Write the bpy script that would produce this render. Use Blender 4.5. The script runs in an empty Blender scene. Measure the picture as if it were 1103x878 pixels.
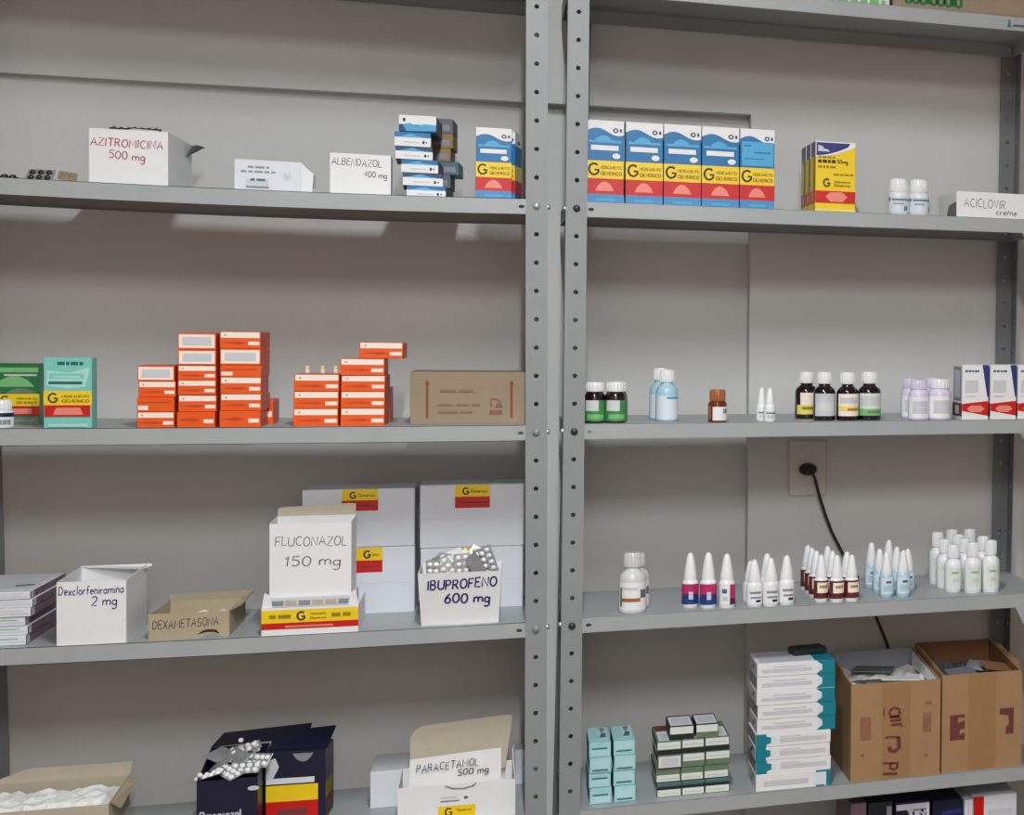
import bpy, math, random
from mathutils import Matrix, Vector

random.seed(7)
SC = bpy.context.scene
COL = SC.collection

# ------------------------------------------------------------------ camera
cam_d = bpy.data.cameras.new('camera')
cam = bpy.data.objects.new('camera', cam_d)
COL.objects.link(cam)
R_ = Vector((0.92505827, -0.37952385, 0.01512779)).normalized()
U_ = Vector((-0.00485567, 0.02800852, 0.99959589)).normalized()
B_ = R_.cross(U_).normalized()
U_ = B_.cross(R_).normalized()
cam.matrix_world = Matrix(((R_.x, U_.x, B_.x, -0.02034),
                           (R_.y, U_.y, B_.y, -3.06468),
                           (R_.z, U_.z, B_.z, 1.36541),
                           (0, 0, 0, 1)))
cam_d.sensor_width = 36.0
cam_d.sensor_fit = 'HORIZONTAL'
cam_d.lens = 56.5138
cam_d.shift_x = -0.65539
cam_d.shift_y = -0.03070
cam_d.clip_start = 0.02
SC.camera = cam

# ------------------------------------------------------------------ world, lamps, exposure
w = bpy.data.worlds.new('world')
SC.world = w
w.use_nodes = True
w.node_tree.nodes['Background'].inputs[0].default_value = (0.9, 0.95, 1.0, 1)
w.node_tree.nodes['Background'].inputs[1].default_value = 0.15

def tube_light(name, x, y, z, lx, ly, power, col):
    d = bpy.data.lights.new(name, 'AREA')
    d.shape = 'RECTANGLE'
    d.size = lx
    d.size_y = ly
    d.energy = power
    d.color = col
    o = bpy.data.objects.new(name, d)
    o.location = (x, y, z)
    COL.objects.link(o)
    return o
tube_light('ceiling_tube_light', 0.02, -1.50, 2.63, 0.05, 0.75, 36, (0.93, 0.985, 1.0))
tube_light('ceiling_tube_light', 0.05, -3.45, 2.66, 0.06, 1.2, 87, (0.96, 0.99, 1.0))  # unseen second tube above the camera, added as fill for the shaded bays

SC.view_settings.view_transform = 'Standard'
SC.view_settings.look = 'None'
SC.view_settings.gamma = 1.0
SC.view_settings.use_curve_mapping = False
SC.view_settings.exposure = 0.0

# ------------------------------------------------------------------ materials
_M = {}
def lin(c):
    c = c / 255.0
    return c / 12.92 if c <= 0.04045 else ((c + 0.055) / 1.055) ** 2.4

def mat(name, rgb, rough=0.5, metal=0.0, var=0.06, scale=60.0, bump=0.0, bscale=200.0, trans=0.0, coat=0.0, alpha=1.0, stretch=None):
    """rgb given as sRGB 0-255; a noise gently varies the tone and the relief."""
    if name in _M:
        return _M[name]
    m = bpy.data.materials.new(name)
    m.use_nodes = True
    nt = m.node_tree
    b = nt.nodes['Principled BSDF']
    c = tuple(lin(v) for v in rgb)
    tc = nt.nodes.new('ShaderNodeTexCoord')
    mp = nt.nodes.new('ShaderNodeMapping')
    if stretch: mp.inputs['Scale'].default_value = stretch
    nt.links.new(tc.outputs['Object'], mp.inputs['Vector'])
    nz = nt.nodes.new('ShaderNodeTexNoise')
    nz.inputs['Scale'].default_value = scale
    nz.inputs['Detail'].default_value = 4
    nt.links.new(mp.outputs['Vector'], nz.inputs['Vector'])
    rp = nt.nodes.new('ShaderNodeValToRGB')
    rp.color_ramp.elements[0].position = 0.25
    rp.color_ramp.elements[1].position = 0.75
    rp.color_ramp.elements[0].color = tuple(v * (1 - var) for v in c) + (1,)
    rp.color_ramp.elements[1].color = tuple(min(1, v * (1 + var)) for v in c) + (1,)
    nt.links.new(nz.outputs['Fac'], rp.inputs['Fac'])
    nt.links.new(rp.outputs['Color'], b.inputs['Base Color'])
    b.inputs['Roughness'].default_value = rough
    b.inputs['Metallic'].default_value = metal
    if trans: b.inputs['Transmission Weight'].default_value = trans
    if coat: b.inputs['Coat Weight'].default_value = coat
    if alpha < 1: b.inputs['Alpha'].default_value = alpha
    if bump:
        n2 = nt.nodes.new('ShaderNodeTexNoise')
        n2.inputs['Scale'].default_value = bscale
        n2.inputs['Detail'].default_value = 3
        nt.links.new(tc.outputs['Object'], n2.inputs['Vector'])
        bp = nt.nodes.new('ShaderNodeBump')
        bp.inputs['Strength'].default_value = bump
        bp.inputs['Distance'].default_value = 0.002
        nt.links.new(n2.outputs['Fac'], bp.inputs['Height'])
        nt.links.new(bp.outputs['Normal'], b.inputs['Normal'])
    _M[name] = m
    return m

WALL = mat('wall_paint', (209, 209, 208), 0.8, var=0.05, scale=3.0, bump=0.25, bscale=90)
CEIL = mat('ceiling_paint', (225, 224, 220), 0.9)
FLOOR = mat('floor_tile', (86, 70, 60), 0.5, var=0.1, scale=4)
ROOM = mat('room_wall_paint', (212, 196, 184), 0.8)
STEEL = mat('grey_enamel_steel', (168, 173, 175), 0.42, var=0.05, scale=9.0, bump=0.05, bscale=140)
POST = mat('grey_enamel_post', (143, 147, 150), 0.42, var=0.05, scale=9.0, bump=0.05, bscale=140)
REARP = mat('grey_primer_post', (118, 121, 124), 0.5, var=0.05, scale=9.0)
ZINC = mat('zinc_bolt', (215, 215, 212), 0.3, 0.7)
DARKBOLT = mat('dark_bolt', (70, 74, 76), 0.45, 0.6)
WHITE = mat('white_card', (236, 236, 238), 0.55, var=0.02)
COOLW = mat('bluish_white_card', (222, 226, 234), 0.5, var=0.02)
CREAM = mat('inner_grey_card', (190, 180, 160), 0.8, var=0.05)
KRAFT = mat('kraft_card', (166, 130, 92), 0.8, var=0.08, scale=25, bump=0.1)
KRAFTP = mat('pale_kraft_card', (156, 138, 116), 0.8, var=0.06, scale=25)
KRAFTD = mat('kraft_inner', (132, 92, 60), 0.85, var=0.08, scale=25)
KRAFTB = mat('brown_tray_card', (176, 162, 134), 0.85, var=0.08, scale=30)
KRAFTF = mat('faded_kraft_print', (140, 118, 96), 0.8)
MAROON = mat('maroon_print', (112, 52, 52), 0.7, var=0.15)
MAROONF = mat('faded_maroon_print', (150, 100, 76), 0.8, var=0.15)
RUST = mat('rust_print', (138, 76, 40), 0.7, var=0.1)
BLUE = mat('medicine_blue', (0, 112, 172), 0.4, var=0.05)
BLUEL = mat('pale_blue_print', (70, 168, 216), 0.4, var=0.05)
BLUEB = mat('band_blue', (66, 140, 196), 0.4, var=0.08)
BLUED = mat('deep_blue_card', (20, 62, 110), 0.45, var=0.05)
YEL = mat('generic_yellow', (246, 208, 20), 0.4, var=0.03)
YELP = mat('pale_yellow', (240, 222, 110), 0.4, var=0.03)
RED = mat('warning_red', (204, 14, 14), 0.4, var=0.04)
PINK = mat('pale_red_print', (240, 138, 124), 0.4, var=0.03)
BLACK = mat('black_print', (40, 34, 26), 0.5, var=0.05)
OLIVE = mat('olive_print', (150, 128, 20), 0.5, var=0.05)
GREYP = mat('grey_print', (140, 142, 150), 0.5, var=0.06)
GREYL = mat('pale_grey_print', (206, 208, 214), 0.5, var=0.04)
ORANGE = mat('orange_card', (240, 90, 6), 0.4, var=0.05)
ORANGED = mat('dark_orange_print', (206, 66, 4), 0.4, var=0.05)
PEACH = mat('peach_white_print', (255, 238, 224), 0.45, var=0.02)
MINT = mat('mint_card', (126, 206, 194), 0.4, var=0.04)
MINTL = mat('pale_mint_print', (170, 226, 216), 0.4, var=0.04)
TEALD = mat('dark_teal_print', (20, 104, 104), 0.4, var=0.05)
GREEND = mat('dark_green_card', (24, 112, 62), 0.4, var=0.06)
GREENL = mat('light_green_print', (120, 190, 120), 0.4, var=0.06)
NAVY = mat('navy_card', (22, 22, 52), 0.4, var=0.08)
NAVYB = mat('navy_print', (40, 50, 120), 0.4, var=0.06)
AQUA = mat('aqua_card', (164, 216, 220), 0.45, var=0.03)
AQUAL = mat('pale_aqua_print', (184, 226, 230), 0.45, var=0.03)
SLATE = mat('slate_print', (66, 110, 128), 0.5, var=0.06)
TEAL = mat('teal_print', (0, 128, 146), 0.45, var=0.05)
MOSS = mat('moss_green_card', (104, 126, 104), 0.5, var=0.08)
INKG = mat('dark_green_print', (22, 36, 36), 0.5, var=0.08)
LEAF = mat('pale_green_white', (224, 232, 222), 0.5, var=0.03)
INKRED = mat('red_marker', (178, 52, 58), 0.7, var=0.15)
INKBLK = mat('dark_marker', (70, 72, 82), 0.7, var=0.2)
INKBLU = mat('blue_marker', (34, 30, 110), 0.7, var=0.2)
PLASW = mat('white_plastic', (242, 243, 246), 0.3, var=0.01)
PLASB = mat('bluish_plastic', (224, 234, 242), 0.25, var=0.02)
PLASG = mat('frosted_plastic', (216, 218, 220), 0.3, var=0.02)
LILAC = mat('lilac_plastic', (222, 214, 236), 0.3, var=0.02)
DARKGL = mat('dark_amber_glass', (26, 14, 18), 0.12, var=0.1, coat=0.5)
AMBER = mat('amber_glass', (104, 46, 18), 0.12, var=0.1, coat=0.5)
CAPBR = mat('brown_cap', (168, 104, 62), 0.4)
GLGREEN = mat('green_label', (70, 142, 86), 0.4, var=0.1)
MAGENTA = mat('magenta_label', (196, 44, 108), 0.4, var=0.05)
ROYAL = mat('royal_blue_label', (24, 62, 132), 0.4, var=0.05)
WINE = mat('wine_label', (104, 36, 42), 0.4, var=0.06)
LBLUE = mat('light_blue_plastic', (176, 212, 232), 0.3, var=0.03)
FOIL = mat('blister_foil', (196, 198, 202), 0.38, 0.6, var=0.15)
PILLW = mat('white_pill', (246, 246, 246), 0.35)
PILLD = mat('dark_pill', (46, 44, 40), 0.3)
DARKB = mat('dark_blister', (58, 60, 62), 0.35, 0.4)
FILM = mat('clear_film', (235, 240, 245), 0.08, var=0.01, alpha=0.16)
OUTL = mat('outlet_plastic', (205, 204, 196), 0.4, var=0.02)
CORD = mat('black_cord', (32, 30, 30), 0.5)
PAPERW = mat('white_paper', (238, 238, 236), 0.7, var=0.03)
MAUVE = mat('mauve_card', (120, 92, 108), 0.5, var=0.05)
HOLEDK = mat('dark_slot', (28, 28, 30), 0.8)
GREYC = mat('grey_card', (110, 112, 118), 0.7, var=0.06)
TAN = mat('tan_card', (158, 130, 88), 0.7, var=0.06)

# ------------------------------------------------------------------ mesh builder
class MB:
    def __init__(s):
        s.v = []; s.f = []; s.mi = []; s.mats = []; s.sm = []
    def m(s, material):
        if material not in s.mats: s.mats.append(material)
        return s.mats.index(material)
    def face(s, pts, material, smooth=False):
        n = len(s.v); s.v += [tuple(p) for p in pts]
        s.f.append(tuple(range(n, n + len(pts)))); s.mi.append(s.m(material)); s.sm.append(smooth)
    def raw(s, vs, fs, material, smooth=False):
        n = len(s.v); s.v += [tuple(p) for p in vs]; k = s.m(material)
        for f in fs:
            s.f.append(tuple(i + n for i in f)); s.mi.append(k); s.sm.append(smooth)
    def box(s, x0, x1, y0, y1, z0, z1, material):
        vs = [(x, y, z) for z in (z0, z1) for y in (y0, y1) for x in (x0, x1)]
        s.raw(vs, [(0, 2, 3, 1), (4, 5, 7, 6), (0, 1, 5, 4), (2, 6, 7, 3), (0, 4, 6, 2), (1, 3, 7, 5)], material)
    def cbox(s, x0, x1, y0, y1, z0, z1, material, c=0.0006):
        """box with chamfered edges"""
        X = (x0, x1); Y = (y0, y1); Z = (z0, z1); vs = []; ix = {}
        for i in (0, 1):
            for j in (0, 1):
                for k in (0, 1):
                    a = (c if i == 0 else -c, c if j == 0 else -c, c if k == 0 else -c)
                    p = (X[i], Y[j], Z[k])
                    for ax in range(3):
                        q = [p[t] + (0 if t == ax else a[t]) for t in range(3)]
                        ix[(i, j, k, ax)] = len(vs); vs.append(tuple(q))
        F = []
        def g(i, j, k, ax): return ix[(i, j, k, ax)]
        for i in (0, 1):
            q = [g(i, 0, 0, 0), g(i, 1, 0, 0), g(i, 1, 1, 0), g(i, 0, 1, 0)]; F.append(q if i else q[::-1])
            q = [g(0, i, 0, 1), g(1, i, 0, 1), g(1, i, 1, 1), g(0, i, 1, 1)]; F.append(q if not i else q[::-1])
            q = [g(0, 0, i, 2), g(1, 0, i, 2), g(1, 1, i, 2), g(0, 1, i, 2)]; F.append(q if i else q[::-1])
        for a in (0, 1):
            for b in (0, 1):
                q = [g(0, a, b, 1), g(1, a, b, 1), g(1, a, b, 2), g(0, a, b, 2)]; F.append(q if (a == 0) == (b == 1) else q[::-1])
                q = [g(a, 0, b, 0), g(a, 1, b, 0), g(a, 1, b, 2), g(a, 0, b, 2)]; F.append(q if (a == 1) == (b == 1) else q[::-1])
                q = [g(a, b, 0, 0), g(a, b, 1, 0), g(a, b, 1, 1), g(a, b, 0, 1)]; F.append(q if (a == 1) == (b == 1) else q[::-1])
                for k in (0, 1):
                    q = [g(a, b, k, 0), g(a, b, k, 1), g(a, b, k, 2)]; F.append(q if (a + b + k) % 2 else q[::-1])
        s.raw(vs, F, material)
    def lathe(s, prof, material, n=20, x=0, y=0, z=0, cap0=True, cap1=True, sx=1.0, sy=1.0):
        vs = []; F = []
        for r, h in prof:
            for i in range(n):
                t = 2 * math.pi * i / n
                vs.append((x + r * sx * math.cos(t), y + r * sy * math.sin(t), z + h))
        for j in range(len(prof) - 1):
            for i in range(n):
                a = j * n + i; b = j * n + (i + 1) % n
                F.append((a, b, b + n, a + n))
        s.raw(vs, F, material, True)
        if cap0: s.face([vs[i] for i in range(n)][::-1], material)
        if cap1: s.face([vs[(len(prof) - 1) * n + i] for i in range(n)], material)
    def arc_label(s, r, z0, z1, a0, a1, material, n=12, x=0, y=0, sx=1.0, sy=1.0):
        """curved patch wrapped round a bottle; angle 0 faces the front (-y)"""
        vs = []
        for i in range(n + 1):
            t = math.radians(-90 + a0 + (a1 - a0) * i / n)
            for z in (z0, z1): vs.append((x + r * sx * math.cos(t), y + r * sy * math.sin(t), z))
        s.raw(vs, [(2 * i, 2 * i + 2, 2 * i + 3, 2 * i + 1) for i in range(n)], material, True)
    def tube(s, pts, r, material, n=8):
        vs = []; F = []
        P = [Vector(p) for p in pts]
        for i, p in enumerate(P):
            d = (P[min(i + 1, len(P) - 1)] - P[max(i - 1, 0)]).normalized()
            u = d.cross(Vector((0.3, 1, 0.2))).normalized(); q = d.cross(u)
            for k in range(n):
                t = 2 * math.pi * k / n
                vs.append(p + (u * math.cos(t) + q * math.sin(t)) * r)
        for i in range(len(P) - 1):
            for k in range(n):
                a = i * n + k; b = i * n + (k + 1) % n
                F.append((a, b, b + n, a + n))
        s.raw(vs, F, material, True)
        s.face(vs[:n][::-1], material); s.face(vs[-n:], material)
    def mesh(s, name):
        me = bpy.data.meshes.new(name)
        me.from_pydata(s.v, [], s.f)
        for m in s.mats: me.materials.append(m)
        me.polygons.foreach_set('material_index', s.mi)
        me.polygons.foreach_set('use_smooth', s.sm)
        me.update()
        return me
    def build(s, name, parent=None, loc=(0, 0, 0), rz=0.0, sharp=None):
        me = s.mesh(name)
        if sharp: me.set_sharp_from_angle(angle=math.radians(sharp))
        o = bpy.data.objects.new(name, me)
        o.location = loc; o.rotation_euler = (0, 0, rz)
        if parent is not None: o.parent = parent
        COL.objects.link(o)
        return o

def tag(o, label, cat, group=None, kind=None):
    if label: o['label'] = label
    if cat: o['category'] = cat
    if group: o['group'] = group
    if kind: o['kind'] = kind
    return o
def empty(name, loc=(0, 0, 0), rz=0.0):
    o = bpy.data.objects.new(name, None)
    o.empty_display_size = 0.02
    o.location = loc; o.rotation_euler = (0, 0, rz)
    COL.objects.link(o)
    return o
def dup(o, loc=None, rz=None, parent=None):
    """copy a thing with its parts and sub-parts (mesh data shared)"""
    c = o.copy(); COL.objects.link(c)
    if parent is not None: c.parent = parent
    if loc is not None: c.location = loc
    if rz is not None: c.rotation_euler = (0, 0, rz)
    for ch in list(o.children): dup(ch, parent=c)
    return c

# ------------------------------------------------------------------ lettering: single-stroke glyphs drawn as flat ribbons
def _arc(cx, cy, rx, ry, a0, a1, n=10):
    return [(cx + rx * math.cos(math.radians(a0 + (a1 - a0) * i / n)), cy + ry * math.sin(math.radians(a0 + (a1 - a0) * i / n))) for i in range(n + 1)]
G_ = {
 'A': (.7, [[(0, 0), (.35, 1), (.7, 0)], [(.12, .36), (.58, .36)]]),
 'B': (.6, [[(0, 0), (0, 1), (.35, .98), (.5, .78), (.35, .55), (0, .52)], [(.3, .54), (.58, .3), (.4, .02), (0, 0)]]),
 'C': (.65, [_arc(.38, .5, .36, .5, 50, 310)]),
 'D': (.65, [[(0, 0), (0, 1), (.3, .97), (.6, .7), (.62, .4), (.35, .04), (0, 0)]]),
 'E': (.55, [[(.52, 1), (0, 1), (0, 0), (.55, 0)], [(0, .52), (.42, .52)]]),
 'F': (.52, [[(.52, 1), (0, 1), (0, 0)], [(0, .52), (.42, .52)]]),
 'G': (.8, [_arc(.45, .5, .42, .5, 45, 352, 16) + [(.5, .46)]]),
 'I': (.12, [[(.06, 0), (.06, 1)]]),
 'L': (.5, [[(0, 1), (0, 0), (.5, 0)]]),
 'M': (.8, [[(0, 0), (.06, 1), (.4, .35), (.74, 1), (.8, 0)]]),
 'N': (.65, [[(0, 0), (0, 1), (.63, 0), (.63, 1)]]),
 'O': (.7, [_arc(.35, .5, .35, .5, 90, 450, 14)]),
 'P': (.55, [[(0, 0), (0, 1), (.35, .98), (.53, .75), (.35, .5), (0, .48)]]),
 'R': (.6, [[(0, 0), (0, 1), (.35, .98), (.53, .75), (.35, .5), (0, .48)], [(.25, .48), (.6, 0)]]),
 'S': (.55, [_arc(.28, .75, .25, .25, 30, 270, 8) + _arc(.28, .25, .25, .25, 90, -150, 8)]),
 'T': (.65, [[(0, 1), (.65, 1)], [(.33, 1), (.33, 0)]]),
 'U': (.62, [[(0, 1), (0, .3)] + _arc(.31, .3, .31, .3, 180, 360, 8) + [(.62, 1)]]),
 'V': (.65, [[(0, 1), (.33, 0), (.65, 1)]]),
 'X': (.6, [[(0, 0), (.6, 1)], [(0, 1), (.6, 0)]]),
 'Z': (.6, [[(0, 1), (.6, 1), (0, 0), (.6, 0)]]),
 '0': (.6, [_arc(.3, .5, .3, .5, 90, 450, 12)]),
 '1': (.3, [[(0, .75), (.2, 1), (.2, 0)]]),
 '2': (.55, [_arc(.27, .72, .26, .28, 160, -30, 8) + [(0, 0), (.55, 0)]]),
 '4': (.6, [[(.45, 0), (.45, 1), (0, .35), (.6, .35)]]),
 '5': (.55, [[(.5, 1), (.08, 1), (.05, .58)] + _arc(.25, .32, .28, .32, 100, -140, 8)]),
 '6': (.55, [[(.42, 1), (.1, .6), (.02, .3)] + _arc(.27, .28, .26, .28, 180, 530, 10)]),
 'a': (.5, [_arc(.24, .27, .24, .27, 20, 340, 10), [(.48, .54), (.48, 0)]]),
 'c': (.45, [_arc(.26, .27, .24, .27, 50, 310, 8)]),
 'd': (.5, [_arc(.24, .27, .24, .27, 20, 340, 10), [(.48, 1), (.48, 0)]]),
 'e': (.48, [[(.03, .28), (.46, .3)] + _arc(.25, .27, .22, .27, 10, 310, 8)]),
 'f': (.38, [_arc(.3, .8, .15, .2, 60, 180, 5) + [(.15, 0)], [(0, .5), (.35, .5)]]),
 'g': (.5, [_arc(.24, .27, .24, .27, 20, 340, 10), [(.48, .54), (.48, -.25)] + _arc(.24, -.25, .24, .2, 0, -150, 6)]),
 'i': (.1, [[(.05, 0), (.05, .54)], [(.04, .74), (.06, .8)]]),
 'l': (.1, [[(.05, 0), (.05, 1)]]),
 'm': (.8, [[(0, 0), (0, .54)] + _arc(.2, .34, .2, .2, 180, 0, 6) + [(.4, 0)], [(.4, .34)] + _arc(.6, .34, .2, .2, 180, 0, 6) + [(.8, 0)]]),
 'n': (.42, [[(0, 0), (0, .54)], [(0, .34)] + _arc(.2, .34, .2, .2, 180, 0, 6) + [(.4, 0)]]),
 'o': (.5, [_arc(.25, .27, .25, .27, 90, 450, 10)]),
 'p': (.5, [_arc(.26, .27, .24, .27, 200, -160, 10), [(.02, .54), (.02, -.4)]]),
 'r': (.32, [[(0, 0), (0, .54)], [(0, .34), (.15, .52), (.32, .5)]]),
 'x': (.42, [[(0, 0), (.42, .54)], [(0, .54), (.42, 0)]]),
 'z': (.42, [[(0, .54), (.42, .54), (0, 0), (.42, 0)]]),
 's': (.4, [[(.38, .5), (.1, .5), (.05, .36), (.35, .2), (.3, .02), (0, .03)]]),
 't': (.35, [[(.15, .9), (.15, .05), (.32, 0)], [(0, .58), (.33, .58)]]),
}
def strokes(text, h, gap=.22, slant=0.0, jit=0.0, rnd=None):
    """2-D polylines of a line of text, starting at (0, 0)"""
    out = []; x = 0
    for ch in text:
        if ch == ' ': x += .45; continue
        if ch not in G_: continue
        wd, pl = G_[ch]
        dy = rnd.uniform(-jit, jit) if rnd else 0
        for line in pl:
            out.append([((x + px + slant * py) * h, (py + dy) * h) for px, py in line])
        x += wd + gap
    return out, max(0, x - gap) * h
def ribbon(mb, lines, wd, place, material):
    """flat ribbon along polylines; place maps (u, v) to a 3-D point"""
    for L in lines:
        n = len(L)
        lft = []; rgt = []
        for i in range(n):
            x0, y0 = L[max(i - 1, 0)]; x1, y1 = L[min(i + 1, n - 1)]
            dx, dy = x1 - x0, y1 - y0; d = math.hypot(dx, dy) or 1
            nx, ny = -dy / d * wd / 2, dx / d * wd / 2
            lft.append(place(L[i][0] + nx, L[i][1] + ny)); rgt.append(place(L[i][0] - nx, L[i][1] - ny))
        vs = []
        for a, b in zip(lft, rgt): vs += [a, b]
        mb.raw(vs, [(2 * i, 2 * i + 1, 2 * i + 3, 2 * i + 2) for i in range(n - 1)], material)

# a face of a box: (u right, v up) -> local point, lifted a hair off the card
def face_map(face, w, d, h, lift=0.0003):
    if face == 'front': return lambda u, v, k=1: (u - w / 2, -lift * k, v), w, h
    if face == 'right': return lambda u, v, k=1: (w / 2 + lift * k, u, v), d, h
    if face == 'left': return lambda u, v, k=1: (-w / 2 - lift * k, d - u, v), d, h
    if face == 'top': return lambda u, v, k=1: (u - w / 2, v, h + lift * k), w, d
def panel(o, face, w, d, h, items, name=None):
    """flat print on one face; items: ('r',u0,u1,v0,v1,mat) | ('p',[(u,v)..],mat) in fractions | ('t',text,u,v,size,mat,weight[,centre])"""
    fm, W, H = face_map(face, w, d, h)
    mb = MB()
    for k, it in enumerate(items):
        kk = 1 + k * 0.45
        if it[0] == 'r':
            _, a, b, c, e, m = it
            mb.face([fm(a * W, c * H, kk), fm(b * W, c * H, kk), fm(b * W, e * H, kk), fm(a * W, e * H, kk)], m)
        elif it[0] == 'p':
            mb.face([fm(a * W, c * H, kk) for a, c in it[1]], it[2])
        elif it[0] == 't':
            _, tx, u, v, sz, m, wt = it[:7]
            ln, L = strokes(tx, sz)
            ox = u * W - (L / 2 if len(it) > 7 and it[7] else 0)
            ribbon(mb, ln, wt, lambda a, b: fm(ox + a, v * H + b, kk), m)
        elif it[0] == 'z':       # illegible small print: a row of word-long dashes
            _, u0, u1, v, sz, m = it
            rr = random.Random(int(u0 * 97 + v * 1009)); u = u0
            while u < u1 - .02:
                e = min(u1, u + rr.uniform(.06, .16)); z0 = v * H
                mb.face([fm(u * W, z0, kk), fm(e * W, z0, kk), fm(e * W, z0 + sz, kk), fm(u * W, z0 + sz, kk)], m); u = e + .025
        elif it[0] == 's':       # squeezed text: fit into width fraction
            _, tx, u0, u1, v, sz, m, wt = it
            ln, L = strokes(tx, sz); f = (u1 - u0) * W / L
            ribbon(mb, ln, wt, lambda a, b: fm(u0 * W + a * f, v * H + b, kk), m)
    return mb.build(name or ('printed_' + face), o)

DIM = {}
def carton(name, label, cat, key, d, m, rz=0.0, group=None, w=None, h=None, c=0.0007):
    """closed carton; origin at the middle of its front bottom edge"""
    x, y, z, ww, hh = key
    w = w or ww; h = h or hh
    mb = MB(); mb.cbox(-w / 2, w / 2, 0, d, 0, h, m, c)
    o = mb.build(name, None, (x, y, z), rz)
    tag(o, label, cat, group)
    DIM[o.name] = (w, d, h)
    return o
def dims(o): return DIM[o.name]
def hand(o, text_lines, w, d, h, m, wt, name='handwriting', jit=.06, slant=.08, seed=1):
    """marker handwriting on the front: (text, u0, u1, v, size)"""
    fm, W, H = face_map('front', w, d, h)
    mb = MB(); rnd = random.Random(seed)
    for tx, u0, u1, v, sz, rise in text_lines:
        ln, L = strokes(tx, sz, gap=.2, slant=slant, jit=jit, rnd=rnd); f = (u1 - u0) * W / L
        ribbon(mb, ln, wt, lambda a, b: fm(u0 * W + a * f, v * H + b + rise * a * f, 1.5), m)
    return mb.build(name, o)

def open_box(mb, w, d, h, t, mo, mi, top_w=None, top_d=None, hb=None):
    """open topped box with walls of thickness t; walls may flare to the top"""
    tw = top_w or w; td = top_d or d; hb = hb or h
    oy = (d - td) / 2
    def ring(W, D, y0, z): return [(-W / 2, y0, z), (W / 2, y0, z), (W / 2, y0 + D, z), (-W / 2, y0 + D, z)]
    a = ring(w, d, 0, 0); b = ring(tw, td, oy, h); b[2] = b[2][:2] + (hb,); b[3] = b[3][:2] + (hb,)
    ib = ring(tw - 2 * t, td - 2 * t, oy + t, h); ib[2] = ib[2][:2] + (hb,); ib[3] = ib[3][:2] + (hb,)
    ia = ring(w - 2 * t, d - 2 * t, t, t)
    vs = a + b + ib + ia
    F = [(i, (i + 1) % 4, 4 + (i + 1) % 4, 4 + i) for i in range(4)] + [(3, 2, 1, 0)]
    Fr = [(4 + i, 4 + (i + 1) % 4, 8 + (i + 1) % 4, 8 + i) for i in range(4)]
    Fi = [(8 + i, 8 + (i + 1) % 4, 12 + (i + 1) % 4, 12 + i) for i in range(4)] + [(12, 13, 14, 15)]
    mb.raw(vs, F + Fr, mo); mb.raw(vs, Fi, mi)
def crumple(mb, x0, x1, y0, y1, z, amp, m, nx=16, ny=8, seed=0, edge=0.0):
    rnd = random.Random(seed); vs = []
    for j in range(ny + 1):
        for i in range(nx + 1):
            e = 0 if 0 < i < nx and 0 < j < ny else edge
            vs.append((x0 + (x1 - x0) * i / nx, y0 + (y1 - y0) * j / ny, z + rnd.uniform(-amp, amp) - e))
    mb.raw(vs, [(j * (nx + 1) + i, j * (nx + 1) + i + 1, (j + 1) * (nx + 1) + i + 1, (j + 1) * (nx + 1) + i) for j in range(ny) for i in range(nx)], m)

# ------------------------------------------------------------------ the room
def structure(name, mb, loc=(0, 0, 0)):
    return tag(mb.build(name, None, loc), None, None, None, 'structure')
XL, XR, YF, YW, ZC = -2.6, 3.0, -4.3, 0.352, 2.72
mb = MB()
# back wall: the stretch left of x=0.412 is set back under a ledge at z=1.811
zl0, zl1, xj = 1.8025, 1.8115, 0.412
yl, yr = 0.374, 0.394
xs = [XL + (xj - XL) * i / 8 for i in range(9)]
yy = lambda x: yl + (yr - yl) * max(0.0, (x + 0.9) / (xj + 0.9)) if x > -0.9 else yl
zz = lambda x: 1.799 + (1.8115 - 1.799) * min(1.0, max(0.0, (x + 0.87) / (xj + 0.87)))
for a, b in zip(xs[:-1], xs[1:]):
    mb.face([(a, YW, zz(a)), (b, YW, zz(b)), (b, YW, ZC), (a, YW, ZC)], WALL)
    mb.face([(a, yy(a), 0), (b, yy(b), 0), (b, yy(b), zz(b)), (a, yy(a), zz(a))], WALL)
    mb.face([(a, yy(a), zz(a)), (b, yy(b), zz(b)), (b, YW, zz(b)), (a, YW, zz(a))], WALL)
mb.face([(xj, yy(xj), 0), (xj, YW, 0), (xj, YW, zz(xj)), (xj, yy(xj), zz(xj))], WALL)
mb.face([(xj, YW, 0), (XR, YW, 0), (XR, YW, ZC), (xj, YW, ZC)], WALL)
structure('wall_back', mb)
mb = MB(); mb.box(XL, XR, YF, 0.5, -0.05, 0, FLOOR); structure('floor', mb)
mb = MB(); mb.box(XL, XR, YF, 0.5, ZC, ZC + .05, CEIL); structure('ceiling', mb)
mb = MB(); mb.box(XL - .05, XL, YF, 0.5, 0, ZC, ROOM); structure('wall_left', mb)
mb = MB(); mb.box(XR, XR + .05, YF, 0.5, 0, ZC, ROOM); structure('wall_right', mb)
mb = MB(); mb.box(XL, XR, YF - .05, YF, 0, ZC, ROOM); structure('wall_front', mb)

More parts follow.
